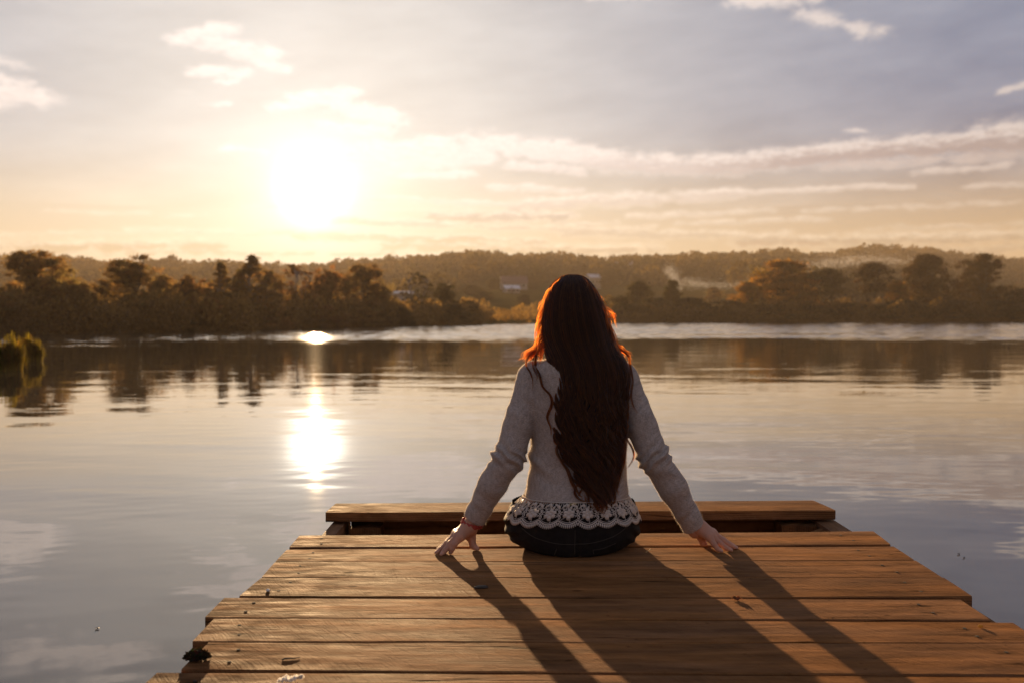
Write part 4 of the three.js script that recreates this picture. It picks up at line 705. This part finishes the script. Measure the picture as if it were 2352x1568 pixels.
// body: head, neck, trunk, arms, legs and hands in one mesh
const SKIN = phys([0.43, 0.225, 0.15], 0.5, { specularIntensity: 0.6, vertexColors: true });
{
  const hc = fig(750, 248, 0.0), ny = (y, d) => fig(750, y, d);
  const skull = ell(vec(hc.x, hc.y + 0.012, hc.z + 0.004), 0.073, 0.098, 0.092), jaw = ell(vec(hc.x, hc.y - 0.062, hc.z - 0.038), 0.053, 0.058, 0.052), brow = capv(vec(hc.x - 0.035, hc.y + 0.005, hc.z - 0.078), vec(hc.x + 0.035, hc.y + 0.005, hc.z - 0.078), 0.013, 0.013);
  const nose = capv(vec(hc.x, hc.y, hc.z - 0.088), vec(hc.x, hc.y - 0.042, hc.z - 0.106), 0.007, 0.011), lips = capv(vec(hc.x - 0.016, hc.y - 0.072, hc.z - 0.083), vec(hc.x + 0.016, hc.y - 0.072, hc.z - 0.083), 0.008, 0.008), cheekL = ell(vec(hc.x - 0.04, hc.y - 0.03, hc.z - 0.06), 0.03, 0.03, 0.025), cheekR = ell(vec(hc.x + 0.04, hc.y - 0.03, hc.z - 0.06), 0.03, 0.03, 0.025);
  const ears = [-1, 1].map((s) => ell(vec(hc.x + s * 0.073, hc.y - 0.012, hc.z - 0.002), 0.008, 0.03, 0.018)), eyes = [-1, 1].map((s) => ell(vec(hc.x + s * 0.031, hc.y - 0.012, hc.z - 0.077), 0.014, 0.011, 0.011));
  const headSdf = (x, y, z) => { let d = smin(skull(x, y, z), jaw(x, y, z), 0.05); d = smin(d, brow(x, y, z), 0.02); d = smin(d, cheekL(x, y, z), 0.03); d = smin(d, cheekR(x, y, z), 0.03); d = smin(d, nose(x, y, z), 0.014); d = smin(d, lips(x, y, z), 0.008); for (const e of [...ears, ...eyes]) d = smin(d, e(x, y, z), 0.005); return d; };
  const neck = capv(ny(330, 0.005), ny(465, 0.015), 0.054, 0.06), chest = stack([[440, 700, 806, 0.05, 0.015], [500, 570, 960, 0.075, 0.008], [600, 560, 990, 0.09, 0.0], [900, 570, 980, 0.085, -0.01], [1130, 540, 985, 0.095, -0.01]]);
  const arms = [[J.shL, J.elL, J.wrL, foreL], [J.shR, J.elR, J.wrR, foreR]].map(([s, e, w, f]) => { const a = capv(s, e, 0.042, 0.036), b = capv(e, w.clone().addScaledVector(f, 0.012), 0.036, 0.0265); return (x, y, z) => Math.min(a(x, y, z), b(x, y, z)); });
  const shins = [-1, 1].map((s) => { const a = vec(hipX + s * 0.075, DECK - 0.33, -MID - 0.455), h = vec(hipX + s * 0.075, DECK - 0.42, -MID - 0.45), t = vec(hipX + s * 0.09, DECK - 0.46, -MID - 0.59), th = capv(vec(hipX + s * 0.098, DECK + 0.095, -MID - 0.06), vec(hipX + s * 0.072, kneeY, -MID - 0.45), 0.075, 0.048), c = capv(vec(hipX + s * 0.072, kneeY, -MID - 0.45), a, 0.046, 0.033), q = capv(a, h, 0.034, 0.034), f = capv(h, t, 0.034, 0.02); return (x, y, z) => smin(Math.min(th(x, y, z), c(x, y, z)), smin(q(x, y, z), f(x, y, z), 0.02), 0.015); });
  const trunk = (x, y, z) => { let d = smin(neck(x, y, z), chest(x, y, z), 0.04); for (const a of arms) d = smin(d, a(x, y, z), 0.02); for (const a of shins) d = smin(d, a(x, y, z), 0.03); const low = pelvis(x, y, z) + 0.016; return smin(d, Math.max(low, DECK + 0.012 - y), 0.04); };
  const paint = (g, fn) => { const p = g.attributes.position, c = new Float32Array(p.count * 3); for (let i = 0; i < p.count; i++) c.set(fn(p.getX(i), p.getY(i), p.getZ(i)), i * 3); g.setAttribute('color', new THREE.BufferAttribute(c, 3)); return g; };
  const headGeo = paint(netMesh(headSdf, vec(hc.x - 0.1, hc.y - 0.14, hc.z - 0.14), vec(hc.x + 0.1, hc.y + 0.13, hc.z + 0.12), 0.0035), (x, y, z) => { if (eyes.some((e) => e(x, y, z) < 0.001)) { const s = x < hc.x ? -1 : 1; return Math.hypot(x - hc.x - s * 0.031, y - hc.y + 0.012) < 0.0055 ? [0.06, 0.05, 0.04] : [1.5, 2.4, 3.2]; } return lips(x, y, z) < 0.001 ? [0.95, 0.5, 0.5] : [1, 1, 1]; });
  const trunkGeo = paint(netMesh(trunk, vec(FX(190), DECK - 0.5, -MID - 0.63), vec(FX(1420), FY(330), -MID + 0.14), 0.009), () => [1, 1, 1]);
  // hands: [point, radius] chains; hl / hr are enlarged views of either hand
  const hl = (x, y, Z) => ahead((1060 + 0.11478 * x) * 0.91875, (1240 + 0.11478 * y) * 0.91875, Z), hr = (x, y, Z) => ahead((1680 + 0.09565 * x) * 0.91875, (1260 + 0.09565 * y) * 0.91875, Z);
  const HANDS = [
    { at: hl, wrist: [J.wrL, hl(985, 680, 3.128)], fingers: [
      [[800, 890, 3.075, 0.0105], [668, 1045, 3.065, 0.0086], [615, 1150, 3.064, 0.0076], [574, 1245, 3.066, 0.0062]], [[735, 855, 3.09, 0.0110], [560, 1035, 3.072, 0.0090], [455, 1175, 3.058, 0.0080], [378, 1290, 3.048, 0.0066]],
      [[700, 830, 3.11, 0.0112], [500, 1025, 3.092, 0.0092], [372, 1150, 3.080, 0.0082], [268, 1250, 3.072, 0.0068]], [[700, 810, 3.135, 0.0110], [505, 995, 3.128, 0.0090], [390, 1112, 3.118, 0.0080], [300, 1196, 3.112, 0.0066]]],
      thumb: [[1010, 740, 3.135, 0.0165], [1035, 910, 3.135, 0.0130], [1062, 1070, 3.126, 0.0108], [1155, 1158, 3.118, 0.0082]] },
    { at: hr, wrist: [J.wrR, hr(715, 610, 3.138)], fingers: [
      [[960, 850, 3.10, 0.0105], [1100, 1035, 3.087, 0.0086], [1200, 1165, 3.080, 0.0076], [1300, 1270, 3.074, 0.0062]], [[1020, 805, 3.115, 0.0110], [1250, 1005, 3.102, 0.0090], [1410, 1130, 3.094, 0.0080], [1550, 1238, 3.088, 0.0066]],
      [[1075, 775, 3.132, 0.0112], [1350, 955, 3.127, 0.0092], [1530, 1075, 3.122, 0.0082], [1685, 1176, 3.118, 0.0068]], [[1060, 745, 3.152, 0.0108], [1325, 915, 3.152, 0.0088], [1490, 1018, 3.149, 0.0078], [1620, 1100, 3.145, 0.0064]]],
      thumb: [[765, 715, 3.15, 0.0165], [755, 850, 3.165, 0.0130], [812, 995, 3.166, 0.0108], [866, 1082, 3.164, 0.0082]] },
  ];
  const parts = [headGeo, trunkGeo];
  for (const h of HANDS) {
    const pt = ([x, y, Z]) => { const p = h.at(x, y, Z); p.y = Math.max(p.y, DECK + 0.004); return p; }, w0 = h.wrist[0], w1 = h.wrist[1], chains = [], lo = vec(9, 9, 9), hi = vec(-9, -9, -9);
    const palm = [capv(w0, w1, 0.0262, 0.0235)];
    h.fingers.forEach((f) => { const m = pt(f[0]); palm.push(capv(w1, m, 0.017, f[0][3] + 0.003)); });
    for (const f of [...h.fingers, h.thumb]) { const c = []; for (let k = 0; k < 3; k++) c.push(capv(pt(f[k]), pt(f[k + 1]), f[k][3] * (k ? 1.03 : 1), f[k + 1][3])); chains.push(c); for (const q of f) { const p = pt(q); lo.min(p); hi.max(p); } }
    const web = capv(w1, pt(h.thumb[0]), 0.019, 0.0165), web2 = capv(pt(h.thumb[1]), pt(h.fingers[3][0]), 0.009, 0.011);
    lo.min(w0).addScalar(-0.035); hi.max(w0).addScalar(0.035);
    const sdf = (x, y, z) => { let p = palm[0](x, y, z); for (let k = 1; k < palm.length; k++) p = smin(p, palm[k](x, y, z), 0.014); p = smin(smin(p, web(x, y, z), 0.016), web2(x, y, z), 0.012); let all = p; for (const c of chains) { let d = smin(smin(c[0](x, y, z), c[1](x, y, z), 0.004), c[2](x, y, z), 0.003); all = smin(all, d, 0.007); } return Math.max(all, DECK + 0.0008 - y); };
    const tips = [...h.fingers, h.thumb].map((f) => ({ t: pt(f[3]), d: unit(pt(f[2]), pt(f[3])), r: f[3][3] }));
    parts.push(paint(netMesh(sdf, lo, hi, 0.0024), (x, y, z) => { for (const q of tips) { const dx = x - q.t.x, dy = y - q.t.y, dz = z - q.t.z, al = dx * q.d.x + dy * q.d.y + dz * q.d.z; if (Math.abs(al) < q.r * 1.2 && dy > q.r * 0.55 && Math.hypot(dx, dy, dz) < q.r * 1.9) return [1.15, 1.2, 1.3]; } return [1, 0.96, 0.95]; }));
  }
  mesh('body', own(mergeGeometries(parts)), SKIN, WOMAN);
  // braided bracelet on the left wrist
  const c = J.wrL.clone().addScaledVector(foreL, 0.014), b = new Bag(), ax = foreL.clone(), e1 = new THREE.Vector3().crossVectors(ax, vec(0, 0, 1)).normalize(), e2 = new THREE.Vector3().crossVectors(ax, e1);
  for (let k = 0; k < 3; k++) { const pts = [], rad = []; for (let i = 0; i <= 90; i++) { const a = i / 90 * 6.283, tw = Math.sin(a * 14 + k * 2.1) * 0.0016; pts.push(c.clone().addScaledVector(e1, Math.cos(a) * (0.0315 + tw)).addScaledVector(e2, Math.sin(a) * (0.0305 + tw)).addScaledVector(ax, (k - 1) * 0.0042 + Math.cos(a * 14 + k * 2.1) * 0.0012 + 0.008 * Math.cos(a))); rad.push(0.0031 + 0.0005 * Math.sin(a * 40)); } b.tube(pts, rad, 7); }
  mesh('bracelet', own(b.geo()), std([0.33, 0.035, 0.025], 0.6), WOMAN);
}

// lace hem: cut-work flowers, leaves, threads and a fan-scalloped edge round the waist
{
  const COTTON = phys([0.66, 0.60, 0.55], 0.9, { sheen: 0.5, sheenColor: rgb(0.8, 0.75, 0.7), sheenRoughness: 0.6, transmission: 0.2, thickness: 0, side: THREE.DoubleSide });
  const T = [[0, FX(761.5), 258 * FS, 0.119, -MID + 0.002, FY(1132)], [0.35, FX(757), 281 * FS, 0.131, -MID - 0.001, FY(1160)], [0.7, FX(752), 309 * FS, 0.144, -MID - 0.006, FY(1192)], [1, FX(749), 326 * FS, 0.151, -MID - 0.010, FY(1236)], [1.3, FX(748), 334 * FS, 0.156, -MID - 0.014, FY(1268)]];
  const P = 2.25, surf = (th, t, out = 0) => { const sway = 0.005 * t * noise2(th * 3.4, t * 1.5 + 2), a = table(T, 2, t) + out + sway, b = table(T, 3, t) + out + sway, s = Math.sin(th), c = Math.cos(th), k = Math.pow(Math.pow(Math.abs(s), P) + Math.pow(Math.abs(c), P), -1 / P); return vec(table(T, 1, t) + a * s * k, table(T, 5, t) + 0.005 * noise2(th * 2.2 + 5, t) * t + 0.002 * Math.sin(th * 3 + 1) * t, table(T, 4, t) + b * c * k); };
  // equal steps along the perimeter
  const arc = [0]; { let p = surf(-Math.PI, 0.7); for (let i = 1; i <= 720; i++) { const q = surf(-Math.PI + i / 360 * Math.PI, 0.7); arc.push(arc[i - 1] + q.distanceTo(p)); p = q; } }
  const PER = arc[720], thetaOf = (s) => { s = ((s % PER) + PER) % PER; let lo = 0, hi = 720; while (hi - lo > 1) { const m = (lo + hi) >> 1; arc[m] > s ? hi = m : lo = m; } return -Math.PI + (lo + (s - arc[lo]) / (arc[hi] - arc[lo])) / 360 * Math.PI; };
  const DROP = 0.078;                                // metres of lace for t = 0 .. 1
  const at = (s, t, out) => surf(thetaOf(s), t / DROP, out);
  const plate = (b, poly, out, thick) => {           // a thin padded shape lying on the lace surface
    let cs = 0, ct = 0; for (const [s, t] of poly) { cs += s / poly.length; ct += t / poly.length; }
    const n0 = at(cs, ct, 0.01).sub(at(cs, ct, 0)).normalize(), c = at(cs, ct, out + thick * 1.35), k = b.v(c.x, c.y, c.z, n0.x, n0.y, n0.z), m = poly.length, top = [], low = [];
    for (const [s, t] of poly) { const q = at(cs + (s - cs) * 0.9, ct + (t - ct) * 0.9, out + thick), e = at(s, t, out), d = q.clone().sub(c).normalize().addScaledVector(n0, 0.7).normalize(); top.push(b.v(q.x, q.y, q.z, d.x, d.y, d.z)); low.push(b.v(e.x, e.y, e.z, d.x, d.y, d.z)); }
    for (let i = 0; i < m; i++) { const j = (i + 1) % m; b.f.push(k, top[j], top[i], top[i], low[j], low[i], top[i], top[j], low[j]); }
  };
  const oval = (s, t, rs, rt, turn, n = 10, pinch = 0) => Array.from({ length: n }, (_, i) => { const a = i / n * 6.283, q = Math.cos(a) * rs * (1), w = Math.sin(a) * rt * (1 - pinch * Math.cos(a) * Math.cos(a)); return [s + q * Math.cos(turn) - w * Math.sin(turn), t + q * Math.sin(turn) + w * Math.cos(turn)]; });
  const thread = (b, pts, r = 0.0009) => b.tube(pts.map(([s, t]) => at(s, t, 0.0012)), [r], 5);
  const ring = (b, s, t, r, w = 0.0011) => thread(b, Array.from({ length: 11 }, (_, i) => [s + r * Math.cos(i / 10 * 6.283), t + r * Math.sin(i / 10 * 6.283)]), w);
  const N = 19, w = PER / N, start = thetaOf, lace = new Bag(), flowers = [], rr = rng(31);
  const off = (() => { let best = 0; const want = fig(640, 1232, 0.13).x; for (let s = 0; s < w; s += 0.001) { let d = 9; for (let i = 0; i < N; i++) { const q = at(s + i * w, 0.045, 0); if (q.z > -MID) d = Math.min(d, Math.abs(q.x - want)); } if (!best || d < best[0]) best = [d, s]; } return best[1]; })();
  for (let i = 0; i < N; i++) {
    const s0 = off + i * w, fb = new Bag(), j = () => (rr() - 0.5) * 0.0012;
    for (let k = 0; k < 6; k++) { const a = k / 6 * 6.283 + 0.52 + j() * 40, ps = s0 + Math.cos(a) * 0.0118, pt = 0.047 + Math.sin(a) * 0.0118; plate(fb, oval(ps, pt, 0.0078, 0.0068, a, 11), 0.001, 0.0018); thread(fb, Array.from({ length: 9 }, (_, q) => [ps + 0.0046 * Math.cos(q / 8 * 6.283), pt + 0.0042 * Math.sin(q / 8 * 6.283)]).map((v) => v), 0.0008); }
    plate(fb, oval(s0, 0.047, 0.0052, 0.0052, 0, 12), 0.0022, 0.002); ring(fb, s0, 0.047, 0.0068, 0.0011); flowers.push(fb);
    // leaves and stems above
    for (const [ds, t, l, turn] of [[-0.021, 0.016, 0.0115, 2.2], [-0.010, 0.0145, 0.0115, 1.35], [0.012, 0.013, 0.0115, 0.5], [0.021, 0.021, 0.0105, 1.25], [0.003, 0.0225, 0.008, 1.9]]) { plate(lace, oval(s0 + ds + j(), t + j(), l * 0.95, 0.0042, turn + j() * 60, 10, 0.35), 0.001, 0.0014); thread(lace, [[s0 + ds - Math.cos(turn) * l, t - Math.sin(turn) * l], [s0 + ds + Math.cos(turn) * l, t + Math.sin(turn) * l]], 0.0007); }
    for (const ds of [-0.026, -0.016, -0.005, 0.006, 0.017, 0.025]) thread(lace, [[s0 + ds, 0.001], [s0 + ds + j() * 2, 0.012], [s0 + ds * 0.85, 0.024], [s0 + ds * 0.6, 0.032]], 0.0008);
    thread(lace, [[s0 - w / 2, 0.0], [s0 - w / 4, 0.0005], [s0, 0.0], [s0 + w / 4, 0.0005], [s0 + w / 2, 0.0]], 0.0014); thread(lace, [[s0 - w / 2, 0.027], [s0 - w / 4, 0.0285], [s0, 0.0265], [s0 + w / 4, 0.0285], [s0 + w / 2, 0.027]], 0.0008);
    // rings and hexagon net between flowers
    ring(lace, s0 + w / 2, 0.047, 0.0044, 0.0014); ring(lace, s0 + w / 2 - 0.003, 0.036, 0.0036, 0.0011); ring(lace, s0 + w / 2 + 0.002, 0.0575, 0.0034, 0.001); ring(lace, s0 - w / 2 + 0.011, 0.031, 0.003, 0.001);
    for (let k = 0; k < 6; k++) { const a = k / 6 * 6.283 + 0.2; thread(lace, [[s0 + w / 2 + 0.0044 * Math.cos(a), 0.047 + 0.0044 * Math.sin(a)], [s0 + w / 2 + 0.0145 * Math.cos(a), 0.047 + 0.0145 * Math.sin(a)]], 0.0008); thread(lace, [[s0 + 0.018 * Math.cos(a), 0.047 + 0.018 * Math.sin(a)], [s0 + 0.0275 * Math.cos(a + 0.15), 0.047 + 0.0245 * Math.sin(a + 0.15)]], 0.0008); }
    // scallop and its fan
    const sc = (q) => [s0 + q * w * 0.5, 0.0655 + 0.0105 * Math.cos(q * Math.PI / 2)]; thread(lace, Array.from({ length: 13 }, (_, k) => sc(-1 + k / 6)), 0.0019); thread(lace, Array.from({ length: 13 }, (_, k) => { const [a, b] = sc(-1 + k / 6); return [a, b - 0.0042]; }), 0.0008);
    for (let k = 0; k < 11; k++) { const q = -0.86 + k * 0.172, [a, b] = sc(q), d = [q * 0.42, 1], l = 0.0068 + 0.0045 * (1 - q * q); plate(lace, oval(a + d[0] * l * 0.62, b + d[1] * l * 0.62 + 0.0012, l * 0.62, 0.00195, Math.atan2(d[1], d[0]), 9), 0.001, 0.0016); }
  }
  const hem = mesh('lace_hem', own(lace.geo()), COTTON, WOMAN);
  for (const f of flowers) mesh('lace_flower', own(f.geo()), COTTON, hem);
}

// hair
{
  const C = [[52, 726, 770, 0.012], [60, 696, 802, 0.030], [75, 668, 824, 0.050], [100, 643, 848, 0.072], [135, 622, 873, 0.090], [170, 606, 890, 0.102], [220, 592, 908, 0.112], [280, 585, 929, 0.116], [340, 588, 948, 0.113], [400, 602, 966, 0.110], [440, 613, 992, 0.112], [480, 622, 1016, 0.117], [540, 638, 1032, 0.124], [600, 648, 1028, 0.130], [700, 656, 1016, 0.134], [800, 662, 1006, 0.132], [870, 670, 996, 0.129], [930, 694, 984, 0.127], [1000, 730, 978, 0.126], [1060, 768, 962, 0.128], [1120, 800, 948, 0.133], [1170, 830, 938, 0.142], [1225, 862, 926, 0.152]];
  const r = rng(2024), b = new Bag(); let UNDER;
  // place on the hair surface: row, u = -1..1 across, layer 0 (outside) .. 1
  const placeAt = (row, u, layer) => {
    const l = table(C, 1, row), q = table(C, 2, row), out = table(C, 3, row), headT = sstep(470, 360, row), ang = u * (Math.PI / 2) * lerp(0.98, 1.12, headT), half = (q - l) / 2;
    const s = Math.sin(ang), c = Math.cos(ang), depth = lerp(0.055, out, headT), zc = out - depth;
    const k = 1 - layer * lerp(0.5, 0.22, headT) * (0.35 + 0.65 * Math.abs(c));
    return fig((l + q) / 2 + half * s * lerp(1, k, 0.75), row, zc + depth * c * k);
  };
  const ribbon = (pts, w0, col, spin = 0) => {       // narrow strand, tapering at both ends, turned to lie on the hair mass
    const m = pts.length, T = new THREE.Vector3(), O = new THREE.Vector3(), S = new THREE.Vector3();
    for (let i = 0; i < m; i++) {
      T.subVectors(pts[Math.min(i + 1, m - 1)], pts[Math.max(0, i - 1)]).normalize(); O.set(pts[i].x - FX(750), 0.02, pts[i].z + MID + 0.02).normalize(); S.crossVectors(T, O).normalize(); O.crossVectors(S, T).normalize();
      if (spin) { const c = Math.cos(spin), s = Math.sin(spin), sx = S.clone(); S.multiplyScalar(c).addScaledVector(O, s); O.multiplyScalar(c).addScaledVector(sx, -s); }
      const w = w0 * Math.min(1, 0.35 + (m - 1 - i) / m * 3.2), p = pts[i], q = Math.floor(0);
      const k = b.v(p.x - S.x * w, p.y - S.y * w, p.z - S.z * w, O.x - 0.5 * S.x, O.y - 0.5 * S.y, O.z - 0.5 * S.z, ...col); b.v(p.x + S.x * w, p.y + S.y * w, p.z + S.z * w, O.x + 0.5 * S.x, O.y + 0.5 * S.y, O.z + 0.5 * S.z, ...col);
      if (i) b.f.push(k - 2, k - 1, k + 1, k - 2, k + 1, k);
    }
  };
  const LOCKS = Array.from({ length: 84 }, (_, i) => ({ u: -1 + 2 * (i + 0.5) / 84 + (r() - 0.5) * 0.03, ph: r() * 6.283, amp: 0.6 + 0.9 * r(), len: r(), wl: 130 + 70 * r(), drift: (r() - 0.5) * 30 }));
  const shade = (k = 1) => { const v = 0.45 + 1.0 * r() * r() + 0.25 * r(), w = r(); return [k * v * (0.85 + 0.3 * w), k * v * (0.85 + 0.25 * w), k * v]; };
  const strand = (lock, du, layer, w, extra = 0) => {
    const u0 = lock.u + du, edge = Math.abs(u0 + 0.02), endRow = lerp(1222, 1100, edge) - 220 * lock.len * (0.3 + 0.7 * edge) + 40 * gauss(r), pts = [], startRow = 52 + 26 * r() * r(), m = 30, ph = lock.ph + 0.35 * gauss(r), am = lock.amp * (0.8 + 0.4 * r());
    for (let i = 0; i <= m; i++) {
      const t = i / m, row = lerp(startRow, Math.max(endRow, 640), t < 0.18 ? t * 0.55 : (t - 0.0) * 1 - 0.081 * (1 - t) / 0.82), clump = sstep(420, 1000, row) * 0.8, u = clamp(lerp(u0, lock.u, clump) + extra * t, -1.05, 1.05), p = placeAt(row, u, layer);
      const wave = sstep(430, 900, row) * am, s = row / lock.wl * 6.283 + ph;
      p.x += FS * (19 * wave * Math.sin(s) + lock.drift * sstep(700, 1150, row) * 0.6) + 0.0008 * noise2(row * 0.02 + ph * 5, du * 90); p.z += 0.006 * wave * Math.cos(s) - 0.0008 * gauss(r) * 0;
      pts.push(p);
    }
    ribbon(pts, w, shade(lerp(0.72, 1.15, sstep(0.72, 1, Math.abs(u0)))), (r() - 0.5) * 1.1);  // edge strands coloured brighter than the back, painting in the backlit rim
  };
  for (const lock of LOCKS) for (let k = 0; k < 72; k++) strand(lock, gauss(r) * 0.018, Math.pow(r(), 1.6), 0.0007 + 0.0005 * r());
  // dark body beneath the strands
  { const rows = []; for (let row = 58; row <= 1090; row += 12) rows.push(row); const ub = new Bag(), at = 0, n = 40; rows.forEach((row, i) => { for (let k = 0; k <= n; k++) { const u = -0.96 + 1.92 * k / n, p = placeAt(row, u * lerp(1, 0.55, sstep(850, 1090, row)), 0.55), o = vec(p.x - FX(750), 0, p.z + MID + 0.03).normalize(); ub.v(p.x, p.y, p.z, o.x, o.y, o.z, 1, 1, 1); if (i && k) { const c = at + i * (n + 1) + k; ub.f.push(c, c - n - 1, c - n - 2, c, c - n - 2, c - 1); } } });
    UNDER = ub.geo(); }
  // free locks, each a bundle of strands along a guide: [x, row, d] points, strands, spread
  const lockAlong = (pts, n, spread, w = 0.0008, wild = 0.3, glow = 0.7) => { const c = new THREE.CatmullRomCurve3(pts.map((q) => fig(...q))); for (let k = 0; k < n; k++) { const ox = gauss(r) * spread, oz = gauss(r) * spread, oy = gauss(r) * spread, ph = r() * 6.28, L = 0.72 + 0.28 * r(), q = c.getPoints(34).slice(0, Math.ceil(35 * L)); ribbon(q.map((p, i) => { const t = i / 34, e = (0.25 + wild * 2 * t * t + 0.75 * Math.sin(Math.PI * t)) ; return vec(p.x + ox * e + wild * spread * Math.sin(t * 9 + ph), p.y + oy * e * 0.5, p.z + oz * e); }), w, shade(glow), (r() - 0.5) * 2); } };  // glow scales strand colour, so loose curls and wisps look backlit
  const bx = (x, y, o = 0.012) => { const p = fig(x, y, 0.11); return [x, y, Math.max(onBack(sweaterSdf, p.x, p.y) + MID, 0.03) + o]; };
  lockAlong([[600, 330, 0.02], [588, 400, 0.03], [570, 450, 0.05], bx(566, 490), bx(588, 550), bx(600, 600), bx(636, 640), bx(645, 680), bx(622, 750), bx(640, 800), bx(643, 835)], 26, 0.0034);
  lockAlong([[598, 340, 0.0], [575, 410, 0.02], [535, 450, 0.03], bx(522, 492), bx(545, 535), bx(555, 580), bx(548, 640)], 14, 0.0026);
  lockAlong([[600, 340, 0.0], [585, 420, 0.03], [560, 460, 0.05], bx(555, 505), bx(575, 550), bx(560, 590)], 9, 0.0024);
  lockAlong([[945, 340, 0.02], [965, 400, 0.03], [1000, 430, 0.035], [1022, 455, 0.045], bx(1030, 500), bx(1042, 570), bx(1036, 640), bx(1044, 690), bx(1066, 730)], 20, 0.003);
  lockAlong([bx(1015, 760), bx(1002, 800), bx(1012, 850), [1040, 900, 0.06], [1050, 940, 0.05], [1030, 985, 0.05], [1010, 1005, 0.06]], 12, 0.003);
  lockAlong([bx(1000, 720), bx(998, 800), bx(1004, 870), bx(1006, 930), bx(990, 990), bx(985, 1040), bx(968, 1100), bx(975, 1140)], 24, 0.004);
  lockAlong([bx(985, 860), bx(1000, 920), bx(996, 980), bx(965, 1040), bx(940, 1080), bx(945, 1130), bx(962, 1180)], 22, 0.004);
  lockAlong([bx(690, 860), bx(672, 910), bx(692, 960), bx(725, 1010), bx(745, 1060), bx(770, 1110), bx(800, 1150)], 30, 0.005);
  lockAlong([bx(800, 1040), bx(768, 1085), bx(757, 1120), bx(775, 1150), bx(808, 1160), bx(815, 1135)], 16, 0.003); lockAlong([bx(830, 1060), bx(795, 1100), bx(780, 1130), bx(800, 1140)], 10, 0.003);
  lockAlong([bx(900, 1060), bx(912, 1110), bx(925, 1160), bx(915, 1200), bx(900, 1218)], 26, 0.006, 0.0008, 0.6); lockAlong([bx(860, 1060), bx(862, 1120), bx(880, 1175), bx(905, 1212)], 26, 0.006, 0.0008, 0.6); lockAlong([bx(930, 1080), bx(955, 1120), bx(950, 1165), bx(925, 1190)], 16, 0.004, 0.0008, 0.6);
  // curls standing off the left cheek and resting on the left shoulder, coloured brighter for their backlit glow
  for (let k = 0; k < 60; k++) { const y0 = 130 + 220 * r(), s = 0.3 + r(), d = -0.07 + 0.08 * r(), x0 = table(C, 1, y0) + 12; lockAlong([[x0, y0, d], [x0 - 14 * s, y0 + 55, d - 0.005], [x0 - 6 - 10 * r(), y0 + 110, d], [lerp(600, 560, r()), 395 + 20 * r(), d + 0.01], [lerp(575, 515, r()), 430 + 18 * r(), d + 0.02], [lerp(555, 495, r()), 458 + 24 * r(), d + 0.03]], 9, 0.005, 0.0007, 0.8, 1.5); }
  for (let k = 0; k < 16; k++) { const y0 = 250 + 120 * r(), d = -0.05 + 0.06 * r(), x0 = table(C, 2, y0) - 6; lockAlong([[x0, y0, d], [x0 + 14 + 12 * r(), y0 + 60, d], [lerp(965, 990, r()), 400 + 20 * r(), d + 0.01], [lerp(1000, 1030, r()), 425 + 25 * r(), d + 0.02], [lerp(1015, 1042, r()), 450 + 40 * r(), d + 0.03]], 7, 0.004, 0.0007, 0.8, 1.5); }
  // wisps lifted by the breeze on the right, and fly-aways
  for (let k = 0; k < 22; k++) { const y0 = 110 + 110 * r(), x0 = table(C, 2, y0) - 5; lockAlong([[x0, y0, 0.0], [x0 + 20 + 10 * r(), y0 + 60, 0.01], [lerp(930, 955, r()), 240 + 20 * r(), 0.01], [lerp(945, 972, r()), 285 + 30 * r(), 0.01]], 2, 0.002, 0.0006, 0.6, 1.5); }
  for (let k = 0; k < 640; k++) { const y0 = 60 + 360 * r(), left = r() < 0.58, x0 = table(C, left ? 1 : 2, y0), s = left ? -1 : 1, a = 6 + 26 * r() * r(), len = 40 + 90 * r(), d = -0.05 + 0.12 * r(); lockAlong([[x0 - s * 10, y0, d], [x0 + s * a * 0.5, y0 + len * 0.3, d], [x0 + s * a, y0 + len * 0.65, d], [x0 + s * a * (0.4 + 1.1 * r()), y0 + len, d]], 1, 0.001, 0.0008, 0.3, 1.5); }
  const HAIR = phys([0.62, 0.225, 0.042], 0.9, { vertexColors: true, side: THREE.DoubleSide, transmission: 0.96, thickness: 0, specularColor: rgb(1, 0.6, 0.35), specularIntensity: 0.35 });
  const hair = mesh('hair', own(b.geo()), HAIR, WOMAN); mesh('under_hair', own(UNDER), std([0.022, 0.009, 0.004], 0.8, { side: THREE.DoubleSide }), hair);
}

renderer.render(scene, camera);
